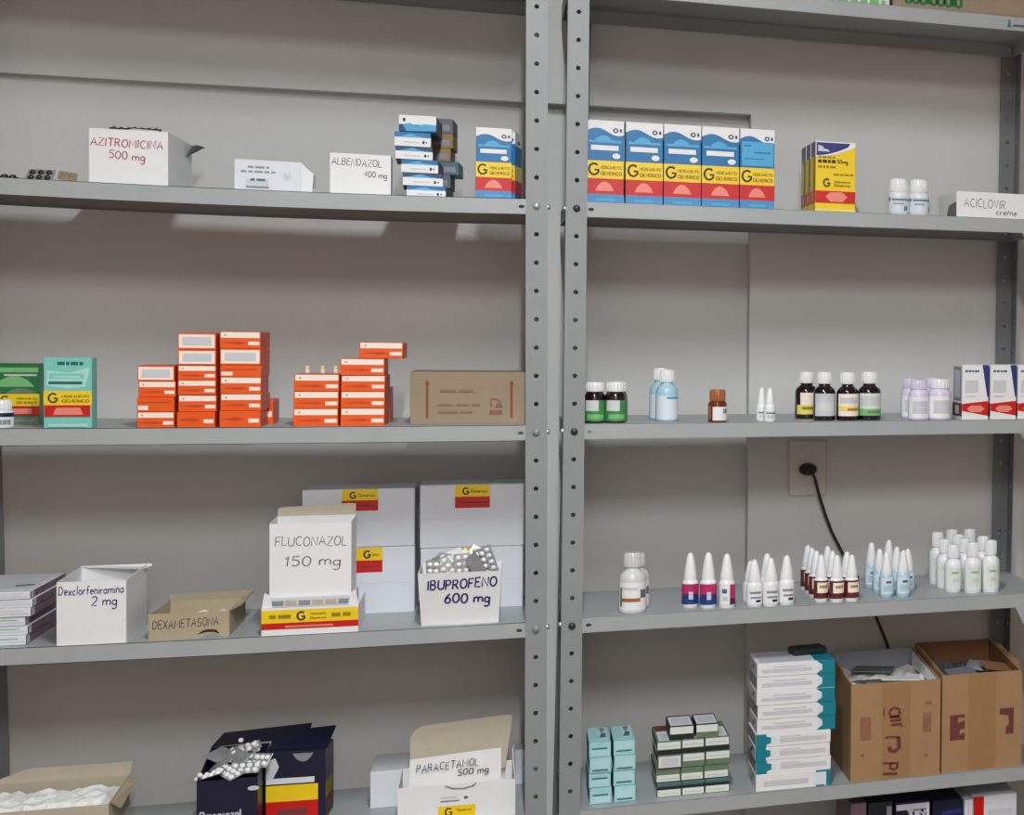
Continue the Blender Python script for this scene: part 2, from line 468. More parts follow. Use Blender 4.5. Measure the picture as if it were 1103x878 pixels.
# ------------------------------------------------------------------ steel shelving units
ZS = 1.58
HL = 0.0280          # lip height
LOFF = -0.0010
def UL(x, y, z): return (x, y, z + ZS)
_c, _s = math.cos(0.01495), math.sin(0.01495)
def UR(x, y, z): return (0.06681 + _c * x - _s * y, 0.01592 + _s * x + _c * y, z + ZS + 0.00406 * x)
def perf_cell(mb, x0, x1, z0, z1, cx, cz, rx, rz, to, m):
    xm, zm = (x0 + x1) / 2, (z0 + z1) / 2
    outp = [(x1, zm), (x1, z1), (xm, z1), (x0, z1), (x0, zm), (x0, z0), (xm, z0), (x1, z0)]
    inp = [(cx + rx * math.cos(k * math.pi / 4), cz + rz * math.sin(k * math.pi / 4)) for k in range(8)]
    vs = [to(*p) for p in outp] + [to(*p) for p in inp]
    mb.raw(vs, [(k, (k + 1) % 8, 8 + (k + 1) % 8, 8 + k) for k in range(8)], m)
def hexbolt(name, parent, p, axis, m, r=0.0062, t=0.0045):
    mb = MB()
    a = {'x': lambda u, v, k: (k, u, v), 'y': lambda u, v, k: (u, -k, v)}[axis]
    n = 10
    rings = [(r, 0.0), (r, t * .55), (r * .75, t), (0.0006, t * 1.1)]
    vs = [a(rr * math.cos(2 * math.pi * i / n), rr * math.sin(2 * math.pi * i / n), k) for rr, k in rings for i in range(n)]
    F = [(j * n + i, j * n + (i + 1) % n, (j + 1) * n + (i + 1) % n, (j + 1) * n + i) for j in range(3) for i in range(n)]
    mb.raw(vs, F, m, True)
    return mb.build(name, parent, p)
def post(unit, base, T, xh, side, y0, inward, lean, levels, bolt_m, ztop=0.452):
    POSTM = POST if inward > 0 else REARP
    """angle post; xh = x of its hole line, side = +-1 where the side flange sits, inward = +-1 direction of the side flange"""
    mb = MB(); hw = 0.0175
    def L(x, y, z):
        q = T(x + lean * z, y, z); return (q[0] - base[0], q[1] - base[1], q[2] - base[2])
    for k in range(-31, 9):
        zc = k * 0.05; z0, z1 = zc - .025, zc + .025
        if k == 8: z1 = ztop
        if k == -31: z0 = -1.5795
        perf_cell(mb, xh - hw, xh + hw, z0, z1, xh, zc, .0042, .0042, lambda u, v: L(u, y0, v), POSTM)
        xs_ = xh + side * hw
        perf_cell(mb, 0.0006, 0.035, z0, z1, .0175, zc, .0042, .0042, lambda u, v: L(xs_, y0 + inward * u, v), POSTM)
    o = mb.build('post', unit)
    md = o.modifiers.new('thickness', 'SOLIDIFY'); md.thickness = 0.0016; md.offset = 0.0
    for i, k in enumerate(levels):
        z = k * .05
        if inward > 0:      # front post
            m = bolt_m[i % len(bolt_m)]
            hexbolt('bolt', o, L(xh, y0 - .0008, z), 'y', m)
            b = hexbolt('side_bolt', o, L(xh + side * (hw + .0008), y0 + .0175, z), 'x', ZINC, r=.0052)
            if side < 0: b.rotation_euler = (0, 0, math.pi)
        else:               # rear post: bolt end shows on the shelf's rear lip
            hexbolt('bolt', o, L(xh, y0 - .004, z + .001), 'y', ZINC, r=.0045)
    return o
def shelf(unit, base, T, x0, x1, depth, k, sag=0.0, t=0.001):
    mb = MB(); N = 24
    z1 = k * .05 + HL / 2 + LOFF; z0 = k * .05 - HL / 2 + LOFF
    xm, hl = (x0 + x1) / 2, (x1 - x0) / 2
    def L(x, y, z):
        q = T(x, y, z - sag * max(0, 1 - ((x - xm) / hl) ** 2)); return (q[0] - base[0], q[1] - base[1], q[2] - base[2])
    ya, yb = 0.0016, depth
    xs = [x0 + (x1 - x0) * i / N for i in range(N + 1)]
    e = .048
    xs = [x0, x0 + e] + [x for x in xs if x0 + e + .004 < x < x1 - e - .004] + [x1 - e, x1]
    for i, (a, b) in enumerate(zip(xs[:-1], xs[1:])):
        mb.face([L(a, ya, z1), L(b, ya, z1), L(b, yb, z1), L(a, yb, z1)], STEEL)
        if i in (0, len(xs) - 2):       # slotted ends of the front lip
            cx = a + .040 if i == 0 else b - .040
            perf_cell(mb, a, b, z0, z1, cx, (z0 + z1) / 2, .0052, .0032, lambda u, v: L(u, ya, v), STEEL)
        else:
            mb.face([L(a, ya, z0), L(b, ya, z0), L(b, ya, z1), L(a, ya, z1)], STEEL)
        mb.face([L(b, yb, z0), L(a, yb, z0), L(a, yb, z1), L(b, yb, z1)], STEEL)
        mb.face([L(a, ya, z0), L(a, ya + .012, z0), L(b, ya + .012, z0), L(b, ya, z0)], STEEL)
        mb.face([L(a, yb, z0), L(b, yb, z0), L(b, yb - .010, z0), L(a, yb - .010, z0)], STEEL)
    for x in (x0, x1):
        mb.face([L(x, ya, z0), L(x, yb, z0), L(x, yb, z1), L(x, ya, z1)], STEEL)
    o = mb.build('shelf', unit)
    md = o.modifiers.new('thickness', 'SOLIDIFY'); md.thickness = 0.0009; md.offset = -1.0
    return o

LEVELS = (8, 0, -8, -15, -22, -29)
bL = (-0.885, 0.0, 0.0)
uL = empty('shelving_unit', bL)
tag(uL, 'grey steel shelving unit with perforated posts, left of the pair', 'shelving')
for k, sg in zip(LEVELS, (0, .0055, .001, .0025, 0, 0)):
    shelf(uL, bL, UL, -0.9005, 0.0155, 0.304, k, sg)
post(uL, bL, UL, 0.0, 1, 0.0, 1, -0.0035, LEVELS, (POST, ZINC, POST, POST, POST, POST))
post(uL, bL, UL, -0.885, -1, 0.0, 1, -0.008, LEVELS, (ZINC,))
post(uL, bL, UL, 0.0, 1, 0.306, -1, -0.0035, LEVELS, (ZINC,))
post(uL, bL, UL, -0.8863, -1, 0.306, -1, -0.018, LEVELS, (ZINC,))

bR = (0.067, 0.016, 0.0)
uR = empty('shelving_unit', bR)
tag(uR, 'grey steel shelving unit with perforated posts, right of the pair', 'shelving')
for k in LEVELS:
    shelf(uR, bR, UR, -0.0155, 0.9005, 0.304, k, 0.0)
post(uR, bR, UR, 0.0, -1, 0.0, 1, 0.0050, LEVELS, (DARKBOLT,))
post(uR, bR, UR, 0.885, 1, 0.0, 1, 0.0060, LEVELS, (DARKBOLT,))
post(uR, bR, UR, 0.0140, -1, 0.306, -1, 0.0170, LEVELS, (ZINC,))
post(uR, bR, UR, 0.8895, 1, 0.306, -1, 0.0075, LEVELS, (ZINC,))
for k in (0, -15):      # triangular corner plates between two shelves and the right-hand front post
    z0 = k * .05 - HL / 2 + .004
    mb = MB()
    P = [(.872, z0), (.833, z0), (.833, z0 - .006), (.868, z0 - .074), (.872, z0 - .074)]
    q = [[tuple(c - b for c, b in zip(UR(x + .006 * z, y, z), bR)) for x, z in P] for y in (.0004, -.0012)]
    mb.face(q[0][::-1], STEEL); mb.face(q[1], STEEL)
    for i in range(5):
        j = (i + 1) % 5; mb.face([q[0][i], q[0][j], q[1][j], q[1][i]], STEEL)
    mb.build('gusset_plate', uR)
# maker's mark at the right end of the top shelf's front lip: a small dark emblem and a line of lettering
mb = MB()
def lip(u, v):
    q = UR(u, 0.0011, .4 + v); return (q[0] - bR[0], q[1] - bR[1], q[2] - bR[2])
ex = .795
mb.face([lip(ex, -.009), lip(ex + .010, -.009), lip(ex + .008, -.003), lip(ex + .002, -.003)], SLATE)
mb.face([lip(ex + .002, -.003), lip(ex + .008, -.003), lip(ex + .0065, .006), lip(ex + .0035, .006)], SLATE)
ribbon(mb, strokes('ammamn', .0065)[0], .0022, lambda a, b: lip(ex + .014 + a, -.007 + b), SLATE)
mb.build('emblem_print', uR)

# sizes and places (x, front y, z, width, height), metres
T = {
'blister_a':(-0.7897,0.0600,1.5909,0.0324,0.0114),
'blister_b':(-0.7465,0.0600,1.5901,0.0340,0.0220),
'blister_c':(-0.7104,0.0600,1.5895,0.0255,0.0200),
'azitro':(-0.6203,0.0400,1.5884,0.1103,0.0909),
'white_carton':(-0.4221,0.0500,1.5875,0.1074,0.0537),
'albend':(-0.2798,0.0300,1.5882,0.0932,0.0700),
'blue0':(-0.1781,0.0350,1.5894,0.0615,0.0194),
'blue1':(-0.1833,0.0350,1.6093,0.0629,0.0218),
'blue2':(-0.1885,0.0350,1.6316,0.0584,0.0225),
'blue3':(-0.1973,0.0350,1.6544,0.0583,0.0217),
'blue4':(-0.1996,0.0350,1.6768,0.0568,0.0233),
'blue5':(-0.1920,0.0350,1.7014,0.0589,0.0329),
'gL1':(-0.0698,0.0250,1.5914,0.0579,0.1240),
'gL2':(-0.0519,0.0750,1.5917,0.0522,0.1139),
'g0':(0.1158,0.0500,1.5932,0.0637,0.1502),
'g1':(0.1837,0.0500,1.5935,0.0656,0.1492),
'g2':(0.2507,0.0500,1.5938,0.0667,0.1507),
'g3':(0.3188,0.0500,1.5941,0.0679,0.1504),
'g4':(0.3856,0.0500,1.5943,0.0639,0.1509),
'yellow':(0.5337,0.0600,1.5949,0.0763,0.1359),
'vial1':(0.6617,0.0650,1.5954,0.0403,0.0730),
'vial2':(0.7027,0.0650,1.5956,0.0398,0.0731),
'acic':(0.8525,0.0400,1.5962,0.1714,0.0504),
'top_green':(0.5388,0.0600,1.9949,0.1912,0.1142),
'top_kraft':(0.7952,0.0600,1.9960,0.3069,0.1402),
'top_kraft2':(0.3132,0.0600,1.9940,0.2426,0.0911),
'dgreen':(-0.7984,0.1251,1.1926,0.0697,0.0998),
'wjar':(-0.7912,0.0057,1.1926,0.0330,0.0450),
'teal':(-0.6971,0.0040,1.1923,0.0653,0.1139),
'oa1_0':(-0.5757,0.0040,1.1920,0.0533,0.0259),
'oa1_1':(-0.5757,0.0040,1.2179,0.0533,0.0243),
'oa1_2':(-0.5757,0.0040,1.2422,0.0533,0.0258),
'oa1_3':(-0.5757,0.0040,1.2681,0.0533,0.0258),
'oa2_0':(-0.5187,0.0040,1.1920,0.0556,0.0261),
'oa2_1':(-0.5187,0.0040,1.2181,0.0555,0.0276),
'oa2_2':(-0.5187,0.0040,1.2456,0.0555,0.0245),
'oa2_3':(-0.5187,0.0040,1.2702,0.0555,0.0245),
'oa2_4':(-0.5187,0.0040,1.2947,0.0555,0.0260),
'oa2_5':(-0.5187,0.0040,1.3207,0.0555,0.0275),
'oa3_0':(-0.4559,0.0040,1.1920,0.0606,0.0278),
'oa3_1':(-0.4559,0.0040,1.2198,0.0606,0.0278),
'oa3_2':(-0.4560,0.0040,1.2476,0.0606,0.0278),
'oa3_3':(-0.4560,0.0040,1.2755,0.0606,0.0201),
'oa3_4':(-0.4560,0.0040,1.2955,0.0605,0.0278),
'oa3_5':(-0.4560,0.0040,1.3233,0.0605,0.0278),
'ob1_0':(-0.3456,0.0191,1.1920,0.0691,0.0300),
'ob1_1':(-0.3457,0.0191,1.2220,0.0691,0.0292),
'ob1_2':(-0.3458,0.0191,1.2512,0.0691,0.0292),
'ob2_0':(-0.2744,0.0191,1.1921,0.0691,0.0303),
'ob2_1':(-0.2745,0.0191,1.2224,0.0691,0.0287),
'ob2_2':(-0.2746,0.0191,1.2511,0.0690,0.0279),
'ob2_3':(-0.2746,0.0191,1.2790,0.0690,0.0287),
'ob3_0':(-0.2472,0.0191,1.3076,0.0688,0.0312),
'kraft':(-0.1026,0.0450,1.1925,0.2009,0.0921),
'gj1':(0.0985,0.0558,1.1932,0.0334,0.0738),
'gj2':(0.1291,0.0347,1.1933,0.0391,0.0744),
'bb1':(0.2295,0.1277,1.1937,0.0404,0.0961),
'amber':(0.3158,0.0246,1.1940,0.0342,0.0608),
'dr1':(0.3990,0.0258,1.1944,0.0204,0.0640),
'dr2':(0.4105,0.0259,1.1944,0.0214,0.0640),
'db0':(0.4932,0.1844,1.1948,0.0465,0.0916),
'db1':(0.5126,0.0434,1.1948,0.0440,0.0934),
'db2':(0.5563,0.0354,1.1950,0.0444,0.0928),
'db3':(0.5991,0.0443,1.1952,0.0468,0.0936),
'lj0':(0.6939,0.0961,1.1956,0.0327,0.0795),
'lj1':(0.6960,0.0303,1.1956,0.0386,0.0778),
'lj2':(0.7405,0.0309,1.1958,0.0464,0.0796),
'rb0':(0.8081,0.0318,1.1960,0.0547,0.1071),
'rb1':(0.8658,0.0326,1.1963,0.0545,0.1073),
'rb2':(0.9234,0.0334,1.1965,0.0563,0.1074),
'dexclor':(-0.6656,0.0062,0.8411,0.0955,0.1027),
'dexa':(-0.5317,0.0213,0.8406,0.1158,0.0426),
'fluc':(-0.3519,0.0040,0.8406,0.1453,0.0520),
'fluc_card':(-0.3539,0.0290,0.9046,0.1234,0.1224),
'wc_ll':(-0.2939,0.1818,0.8407,0.1846,0.1218),
'wc_lr':(-0.1057,0.1818,0.8419,0.1765,0.1148),
'wc_ul':(-0.2938,0.1818,0.9626,0.1837,0.1060),
'wc_ur':(-0.1057,0.1818,0.9567,0.1787,0.1164),
'ibu':(-0.1206,0.0040,0.8418,0.1186,0.0981),
'stk_low':(-0.8109,0.0145,0.8422,0.1064,0.0445),
'stk_up':(-0.8071,0.0145,0.8880,0.1139,0.0401),
'wb':(0.1683,0.0290,0.8434,0.0484,0.1101),
'mg0':(0.2710,0.0631,0.8439,0.0268,0.1031),
'mg1':(0.3000,0.0426,0.8440,0.0301,0.1046),
'mg2':(0.3324,0.0318,0.8441,0.0320,0.1012),
'wd0':(0.3849,0.0256,0.8443,0.0306,0.0875),
'wd1':(0.4136,0.0261,0.8444,0.0283,0.0898),
'wd2':(0.4414,0.0279,0.8446,0.0251,0.0936),
'wd3':(0.3850,0.0799,0.8443,0.0277,0.0766),
'wd4':(0.4128,0.0932,0.8444,0.0280,0.0826),
'rd0':(0.5091,0.0499,0.8448,0.0265,0.0914),
'rd1':(0.5222,0.0286,0.8449,0.0282,0.0901),
'rd2':(0.5512,0.0302,0.8450,0.0293,0.0905),
'rd_back':(0.5174,0.2381,0.8449,0.0224,0.0853),
'ld0':(0.6416,0.0633,0.8454,0.0247,0.0878),
'ld1':(0.6729,0.0530,0.8455,0.0295,0.0934),
'ld2':(0.6410,0.1849,0.8454,0.0189,0.0947),
'ws0':(0.7802,0.0833,0.8459,0.0324,0.0926),
'ws1':(0.8133,0.0602,0.8461,0.0382,0.1017),
'ws2':(0.8470,0.0490,0.8462,0.0355,0.1055),
'ws3':(0.7800,0.2034,0.8459,0.0275,0.1083),
'aq1_0':(0.1143,0.0463,0.4932,0.0385,0.0300),
'aq1_1':(0.1141,0.0463,0.5232,0.0385,0.0274),
'aq1_2':(0.1139,0.0463,0.5507,0.0385,0.0283),
'aq1_3':(0.1138,0.0463,0.5789,0.0384,0.0274),
'aq2_0':(0.1566,0.0463,0.4934,0.0381,0.0302),
'aq2_1':(0.1564,0.0463,0.5236,0.0381,0.0284),
'aq2_2':(0.1562,0.0463,0.5520,0.0381,0.0276),
'aq2_3':(0.1560,0.0463,0.5796,0.0381,0.0267),
'gw1_0':(0.2355,0.0518,0.4937,0.0439,0.0262),
'gw1_1':(0.2354,0.0518,0.5199,0.0439,0.0262),
'gw1_2':(0.2352,0.0518,0.5461,0.0439,0.0262),
'gw1_3':(0.2350,0.0518,0.5722,0.0439,0.0261),
'gw2_0':(0.2785,0.0518,0.4939,0.0410,0.0263),
'gw2_1':(0.2783,0.0518,0.5202,0.0410,0.0263),
'gw2_2':(0.2781,0.0518,0.5465,0.0410,0.0263),
'gw2_3':(0.2779,0.0518,0.5728,0.0410,0.0263),
'gw3_0':(0.3224,0.0518,0.4941,0.0454,0.0265),
'gw3_1':(0.3222,0.0518,0.5205,0.0454,0.0265),
'gw3_2':(0.3220,0.0518,0.5470,0.0454,0.0264),
'gw3_3':(0.3218,0.0518,0.5734,0.0454,0.0264),
'gwt1':(0.2576,0.0518,0.6010,0.0449,0.0259),
'gwt2':(0.3036,0.0518,0.5986,0.0421,0.0264),
'tl0':(0.4600,0.0257,0.4946,0.1409,0.0321),
'tl1':(0.4597,0.0257,0.5267,0.1409,0.0258),
'tl2':(0.4595,0.0257,0.5525,0.1408,0.0258),
'tl3':(0.4593,0.0257,0.5783,0.1408,0.0249),
'tu0':(0.4647,0.0257,0.6032,0.1471,0.0276),
'tu1':(0.4645,0.0257,0.6307,0.1470,0.0267),
'tu2':(0.4642,0.0257,0.6574,0.1470,0.0267),
'tu3':(0.4640,0.0257,0.6841,0.1469,0.0275),
'tu4':(0.4637,0.0257,0.7116,0.1469,0.0257),
'cb1':(0.6561,0.0296,0.4954,0.1754,0.1894),
'cb2':(0.8306,0.0366,0.4961,0.1632,0.1940),
'navy':(-0.4804,0.0600,0.4930,0.0824,0.0848),
'navy2':(-0.3888,0.1100,0.4930,0.0860,0.1203),
'white1':(-0.2099,0.1500,0.4930,0.1241,0.0647),
'parac':(-0.1247,0.0300,0.4930,0.1902,0.0616),
'white2':(0.0037,0.2350,0.4930,0.0809,0.0561),
'beige':(-0.7405,0.0200,0.4930,0.2033,0.0909),
'r5a':(0.6100,0.0600,0.1452,0.0839,0.3041),
'r5b':(0.6965,0.0600,0.1456,0.0745,0.2898),
'r5c':(0.7688,0.0600,0.1459,0.0549,0.2844),
'r5d':(0.8667,0.0600,0.1463,0.0989,0.2841),
'r5e':(0.8077,0.0600,0.1460,0.0191,0.2843),
}

def wave(v0, v1, dip, n=14, ph=0.0):
    """white header over a wavy edge, in face fractions"""
    return [(0, 1)] + [(i / n, v1 + dip * math.sin(2 * math.pi * (i / n * .92 + ph))) for i in range(n + 1)] + [(1, 1)]
def generic_band(w, h, y0, y1, gx=.04, gs=.30, txt=(.38, .94), k=1.0):
    """yellow band with the G of generic medicines and two lines of small print"""
    H = (y1 - y0); s = H * h * .62
    ln, gw = strokes('G', s)
    return [('r', 0, 1, y0, y1, YEL),
            ('t', 'G', gx + .02, y0 + H * .20, s, BLACK, s * .19),
            ('s', 'MEDICAMENTO', txt[0], txt[1], y0 + H * .54, s * .26, OLIVE, s * .075),
            ('s', 'GENERICO', txt[0], txt[1], y0 + H * .20, s * .30, OLIVE, s * .085)]
def hexa(u0, u1, v0, v1):
    a = (u1 - u0) * .22; m = (v0 + v1) / 2
    return [(u0, m), (u0 + a, v0), (u1 - a, v0), (u1, m), (u1 - a, v1), (u0 + a, v1)]
def hill(u0, u1, v0, v1, n=8):
    return [(u0 + (u1 - u0) * i / n, v0 + (v1 - v0) * math.sin(math.pi * i / n) ** .7) for i in range(n + 1)]
def disc(u, v, ru, rv, n=10):
    return [(u + ru * math.cos(2 * math.pi * i / n), v + rv * math.sin(2 * math.pi * i / n)) for i in range(n)]

# ================================================================== shelf 1, left unit
def blister(name, loc, rz, n_len, n_wid, pitch, foil, pill, label, cat, group=None, tilt=(0, 0)):
    """blister strip: foil sheet with rows of pill bubbles"""
    e = empty(name, loc, rz); e.rotation_euler = (tilt[0], tilt[1], rz)
    L, W = n_len * pitch + .004, n_wid * pitch + .004
    mb = MB(); mb.cbox(-L / 2, L / 2, -W / 2, W / 2, 0, .0006, foil, .0002); mb.build('foil_sheet', e)
    mb = MB()
    for i in range(n_len):
        for j in range(n_wid):
            mb.lathe([(pitch * .40, .0006), (pitch * .36, .003), (pitch * .2, .0048), (.0004, .005)], pill, 8,
                     (i - (n_len - 1) / 2) * pitch, (j - (n_wid - 1) / 2) * pitch, 0, False, False)
    mb.build('pill_bubbles', e)
    tag(e, label, cat, group)
    return e
# loose strips seen edge-on at the left end
z = 1.5915
blister('blister_strip', (-.806, .06, z + .0035), .05, 5, 2, .011, DARKB, DARKB, 'dark blister strip lying at the far left end of the upper left shelf', 'medicine strip', tilt=(.12, .03))
blister('blister_strip', (-.7465, .06, z + .0085), -.1, 3, 2, .0115, FOIL, PILLD, 'short foil blister with large dark pills, lying left of the azithromycin box', 'medicine strip', tilt=(.85, 0))
blister('blister_strip', (-.7085, .055, z + .0075), .2, 2, 2, .011, FOIL, TAN, 'small cut-off foil blister with brown pills, nearest the azithromycin box', 'medicine strip', tilt=(.7, .15))

def open_carton(name, label, cat, key, d, t=.0016, mo=WHITE, mi=WHITE, tw=None, td=None, hb=None, rz=0, group=None, h=None):
    x, y, z, w, hh = key; h = h or hh
    mb = MB(); open_box(mb, w, d, h, t, mo, mi, tw, td, hb)
    o = mb.build(name, None, (x, y, z), rz); tag(o, label, cat, group); DIM[o.name] = (w, d, h)
    return o
def flap(o, name, pts, thick, m):
    """card flap: polygon given by 3-D points, thickened along its normal"""
    P = [Vector(p) for p in pts]; n = (P[1] - P[0]).cross(P[2] - P[0]).normalized() * thick
    mb = MB(); Q = [p + n for p in P]
    mb.face(P[::-1], m); mb.face(Q, m)
    for i in range(len(P)):
        j = (i + 1) % len(P); mb.face([P[i], P[j], Q[j], Q[i]], m)
    return mb.build(name, o)

o = open_carton('white_box', 'open white box handwritten AZITROMICINA 500 mg in red marker', 'box', T['azitro'], .205)
w, d, h = dims(o)
hand(o, [('AZITROMICINA', .02, .93, .70, .0125, -.02), ('500 mg', .25, .70, .48, .0125, -.05)], w, d, h, INKRED, .0016, seed=3)
flap(o, 'flap', [(w / 2, .150, h * .72), (w / 2, .205, h * .98), (w / 2 + .020, .205, h * .97), (w / 2 + .016, .150, h * .95)], .0012, GREYC)
flap(o, 'flap', [(-w * .05, .01, h - .001), (w * .32, .01, h - .001), (w * .30, .05, h + .005), (-w * .03, .05, h + .007)], .0012, WHITE)
for i, (xx, yv, rr, ti) in enumerate([(-.016, .055, .2, .5), (.002, .06, -.3, .3), (.014, .05, .1, .6)]):
    blister('blister_strip', (o.location.x + xx, o.location.y + yv, o.location.z + h + .003), rr, 4, 2, .010, DARKB, PILLD,
            'dark blister strip poking out of the azithromycin box top, %s of three' % ('left', 'middle', 'right')[i], 'medicine strip', 'dark strips in the azithromycin box', (ti, 0))
o = carton('medicine_carton', 'low white medicine carton with its right end flap open', 'box', T['white_carton'], .05, COOLW, rz=.07, w=.098)
w, d, h = dims(o)
panel(o, 'front', w, d, h, [('z', .20, .52, .74, .0036, GREYP), ('z', .10, .62, .60, .0032, GREYP),
      ('r', .17, .52, .14, .40, GREYL), ('z', .24, .48, .34, .0042, SLATE), ('r', .17, .52, .12, .18, GREYP),
      ('p', [(.74, .5), (.76, .7), (.80, .55), (.84, .7), (.85, .45), (.80, .4)], GREYL)])
flap(o, 'end_flap', [(w / 2, 0, 0), (w / 2 + .017, .004, .004), (w / 2 + .019, .004, h * .66), (w / 2 + .010, .003, h * .80), (w / 2, 0, h)], .001, WHITE)
flap(o, 'end_flap', [(w / 2 + .002, .014, h * .2), (w / 2 + .022, .016, h * .2), (w / 2 + .022, .016, h * .64), (w / 2 + .002, .014, h * .64)], .001, GREYP)
o = open_carton('white_box', 'small plain white box handwritten ALBENDAZOL 400 mg', 'box', T['albend'], .06, rz=.03)
w, d, h = dims(o)
hand(o, [('ALBENDAZOL', .03, .84, .72, .0115, -.02), ('400 mg', .55, .93, .46, .0095, -.05)], w, d, h, INKBLK, .0013, seed=5)

# blue-and-white cartons stacked on their sides
ordn = ['lowest', 'second from the bottom', 'third from the bottom', 'fourth from the bottom', 'fifth from the bottom', 'topmost', 'seventh']
for i in range(6):
    k = T['blue%d' % i]
    if i < 5: k = k[:4] + (T['blue%d' % (i + 1)][2] - k[2] - .0002,)
    else: k = k[:4] + (.029,)
    top = i == 5
    o = carton('medicine_carton', 'blue and white medicine carton on its side, %s of the blue stack' % ordn[i], 'box', k, .115, BLUED if i % 2 else BLUE, rz=(.02, .05, -.03, .04, .02, -.04)[i], group='blue cartons stacked on their sides')
    w, d, h = dims(o)
    fl = [('r', 0, 1, 0, .62, WHITE), ('p', [(0, .62)] + [(u / 10, .62 + .26 * math.sin(u / 10 * 3.1) ** 2 * (1 if u < 6 else .5)) for u in range(11)][1:-1] + [(1, .62)], BLUEL if not top else WHITE),
          ('p', disc(.80, .30, .035, .13), NAVY), ('r', .86, .90, .25, .36, NAVYB), ('r', .25, .68, .24, .32, GREYL)]
    if top: fl = [('r', 0, 1, .45, 1, WHITE), ('p', disc(.14, .72, .04, .12), NAVY), ('p', [(.1, .45), (.3, .55), (.45, .38), (.7, .50), (1, .48), (1, .12), (.6, .08), (.2, .05)], BLUEL)]
    panel(o, 'front', w, d, h, fl)
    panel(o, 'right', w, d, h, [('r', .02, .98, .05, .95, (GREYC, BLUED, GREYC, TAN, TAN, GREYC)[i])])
# second column standing behind to the right
zc = T['blue0'][2]
for i, (hh, m, xo, dd) in enumerate([(.028, INKG, -.149, 0), (.024, GREYC, -.146, 0), (.024, SLATE, -.132, 0), (.024, TAN, -.146, 0), (.026, TAN, -.142, 0), (.027, GREYC, -.142, 0)]):
    o = carton('medicine_carton', 'dark-sided carton, %s in the column behind the blue stack' % ('lowest', 'second', 'third', 'fourth', 'fifth', 'topmost')[i], 'box', (xo - .025, .17, zc, .052, hh), .09, m, rz=-.05, group='cartons behind the blue stack')
    w, d, h = dims(o); panel(o, 'front', w, d, h, [('r', .1, .9, .2, .6, GREYP)])
    zc += hh + .0002

def g_carton(label, key, d, plain=False, group=None, rz=0.0, m=BLUE):
    o = carton('medicine_carton', label, 'box', key, d, m, rz=rz, group=group)
    w, d, h = dims(o)
    head = [('r', .06, .94, .73, .76, BLUEL), ('p', hill(.2, .72, .74, .82), BLUEL), ('r', .12, .86, .64, .70, WHITE), ('p', disc(.80, .575, .11, .035), WHITE)]
    if plain: head = [('r', .05, .97, .54, .84, BLUEL), ('r', .1, .3, .78, .80, BLUE), ('r', .4, .9, .70, .715, BLUE), ('r', .1, .7, .62, .63, BLUE)]
    panel(o, 'front', w, d, h, [('p', [(0, 1)] + [(u / 14, .865 + .045 * math.sin(2 * math.pi * (u / 14 * .85 + .02))) for u in range(15)] + [(1, 1)], WHITE),
          ('p', disc(.78, .885, .075, .03), NAVY), ('p', disc(.78, .885, .035, .014), WHITE), ('r', .89, .95, .865, .905, NAVYB)] + head
          + generic_band(w, h, .30, .515) + [('r', 0, 1, .11, .30, RED), ('p', hill(.24, .74, .15, .265), PINK), ('r', 0, 1, 0, .11, BLUEB), ('r', .25, .75, .03, .06, BLUEL)])
    panel(o, 'right', w, d, h, [('r', 0, 1, .80, 1, WHITE), ('p', disc(.5, .86, .2, .03), NAVYB), ('r', 0, 1, .30, .515, YELP), ('r', 0, 1, .11, .30, RED)])
    panel(o, 'left', w, d, h, [('r', 0, 1, .80, 1, WHITE), ('r', 0, 1, .30, .515, YELP), ('r', 0, 1, .11, .30, RED)])
    return o
g_carton('blue, yellow and red generic carton standing beside the left post, front one of two', T['gL1'], .045)
k = T['gL2']; g_carton('blue, yellow and red generic carton half hidden behind another beside the left post', (-.0640, .075, k[2], .058, .124), .06, rz=-.18)
for i in range(5):
    x, y, z, w_, h_ = T['g%d' % i]
    g_carton('blue, yellow and red generic carton, %s in the row of five' % ('leftmost', 'second from left', 'middle', 'fourth from left', 'rightmost, pale blue panel')[i],
             (x, y + .001 * (i % 2), z, w_ - (.001 if i else 0), .1505), .048, plain=(i == 4), group='row of five blue generic cartons')

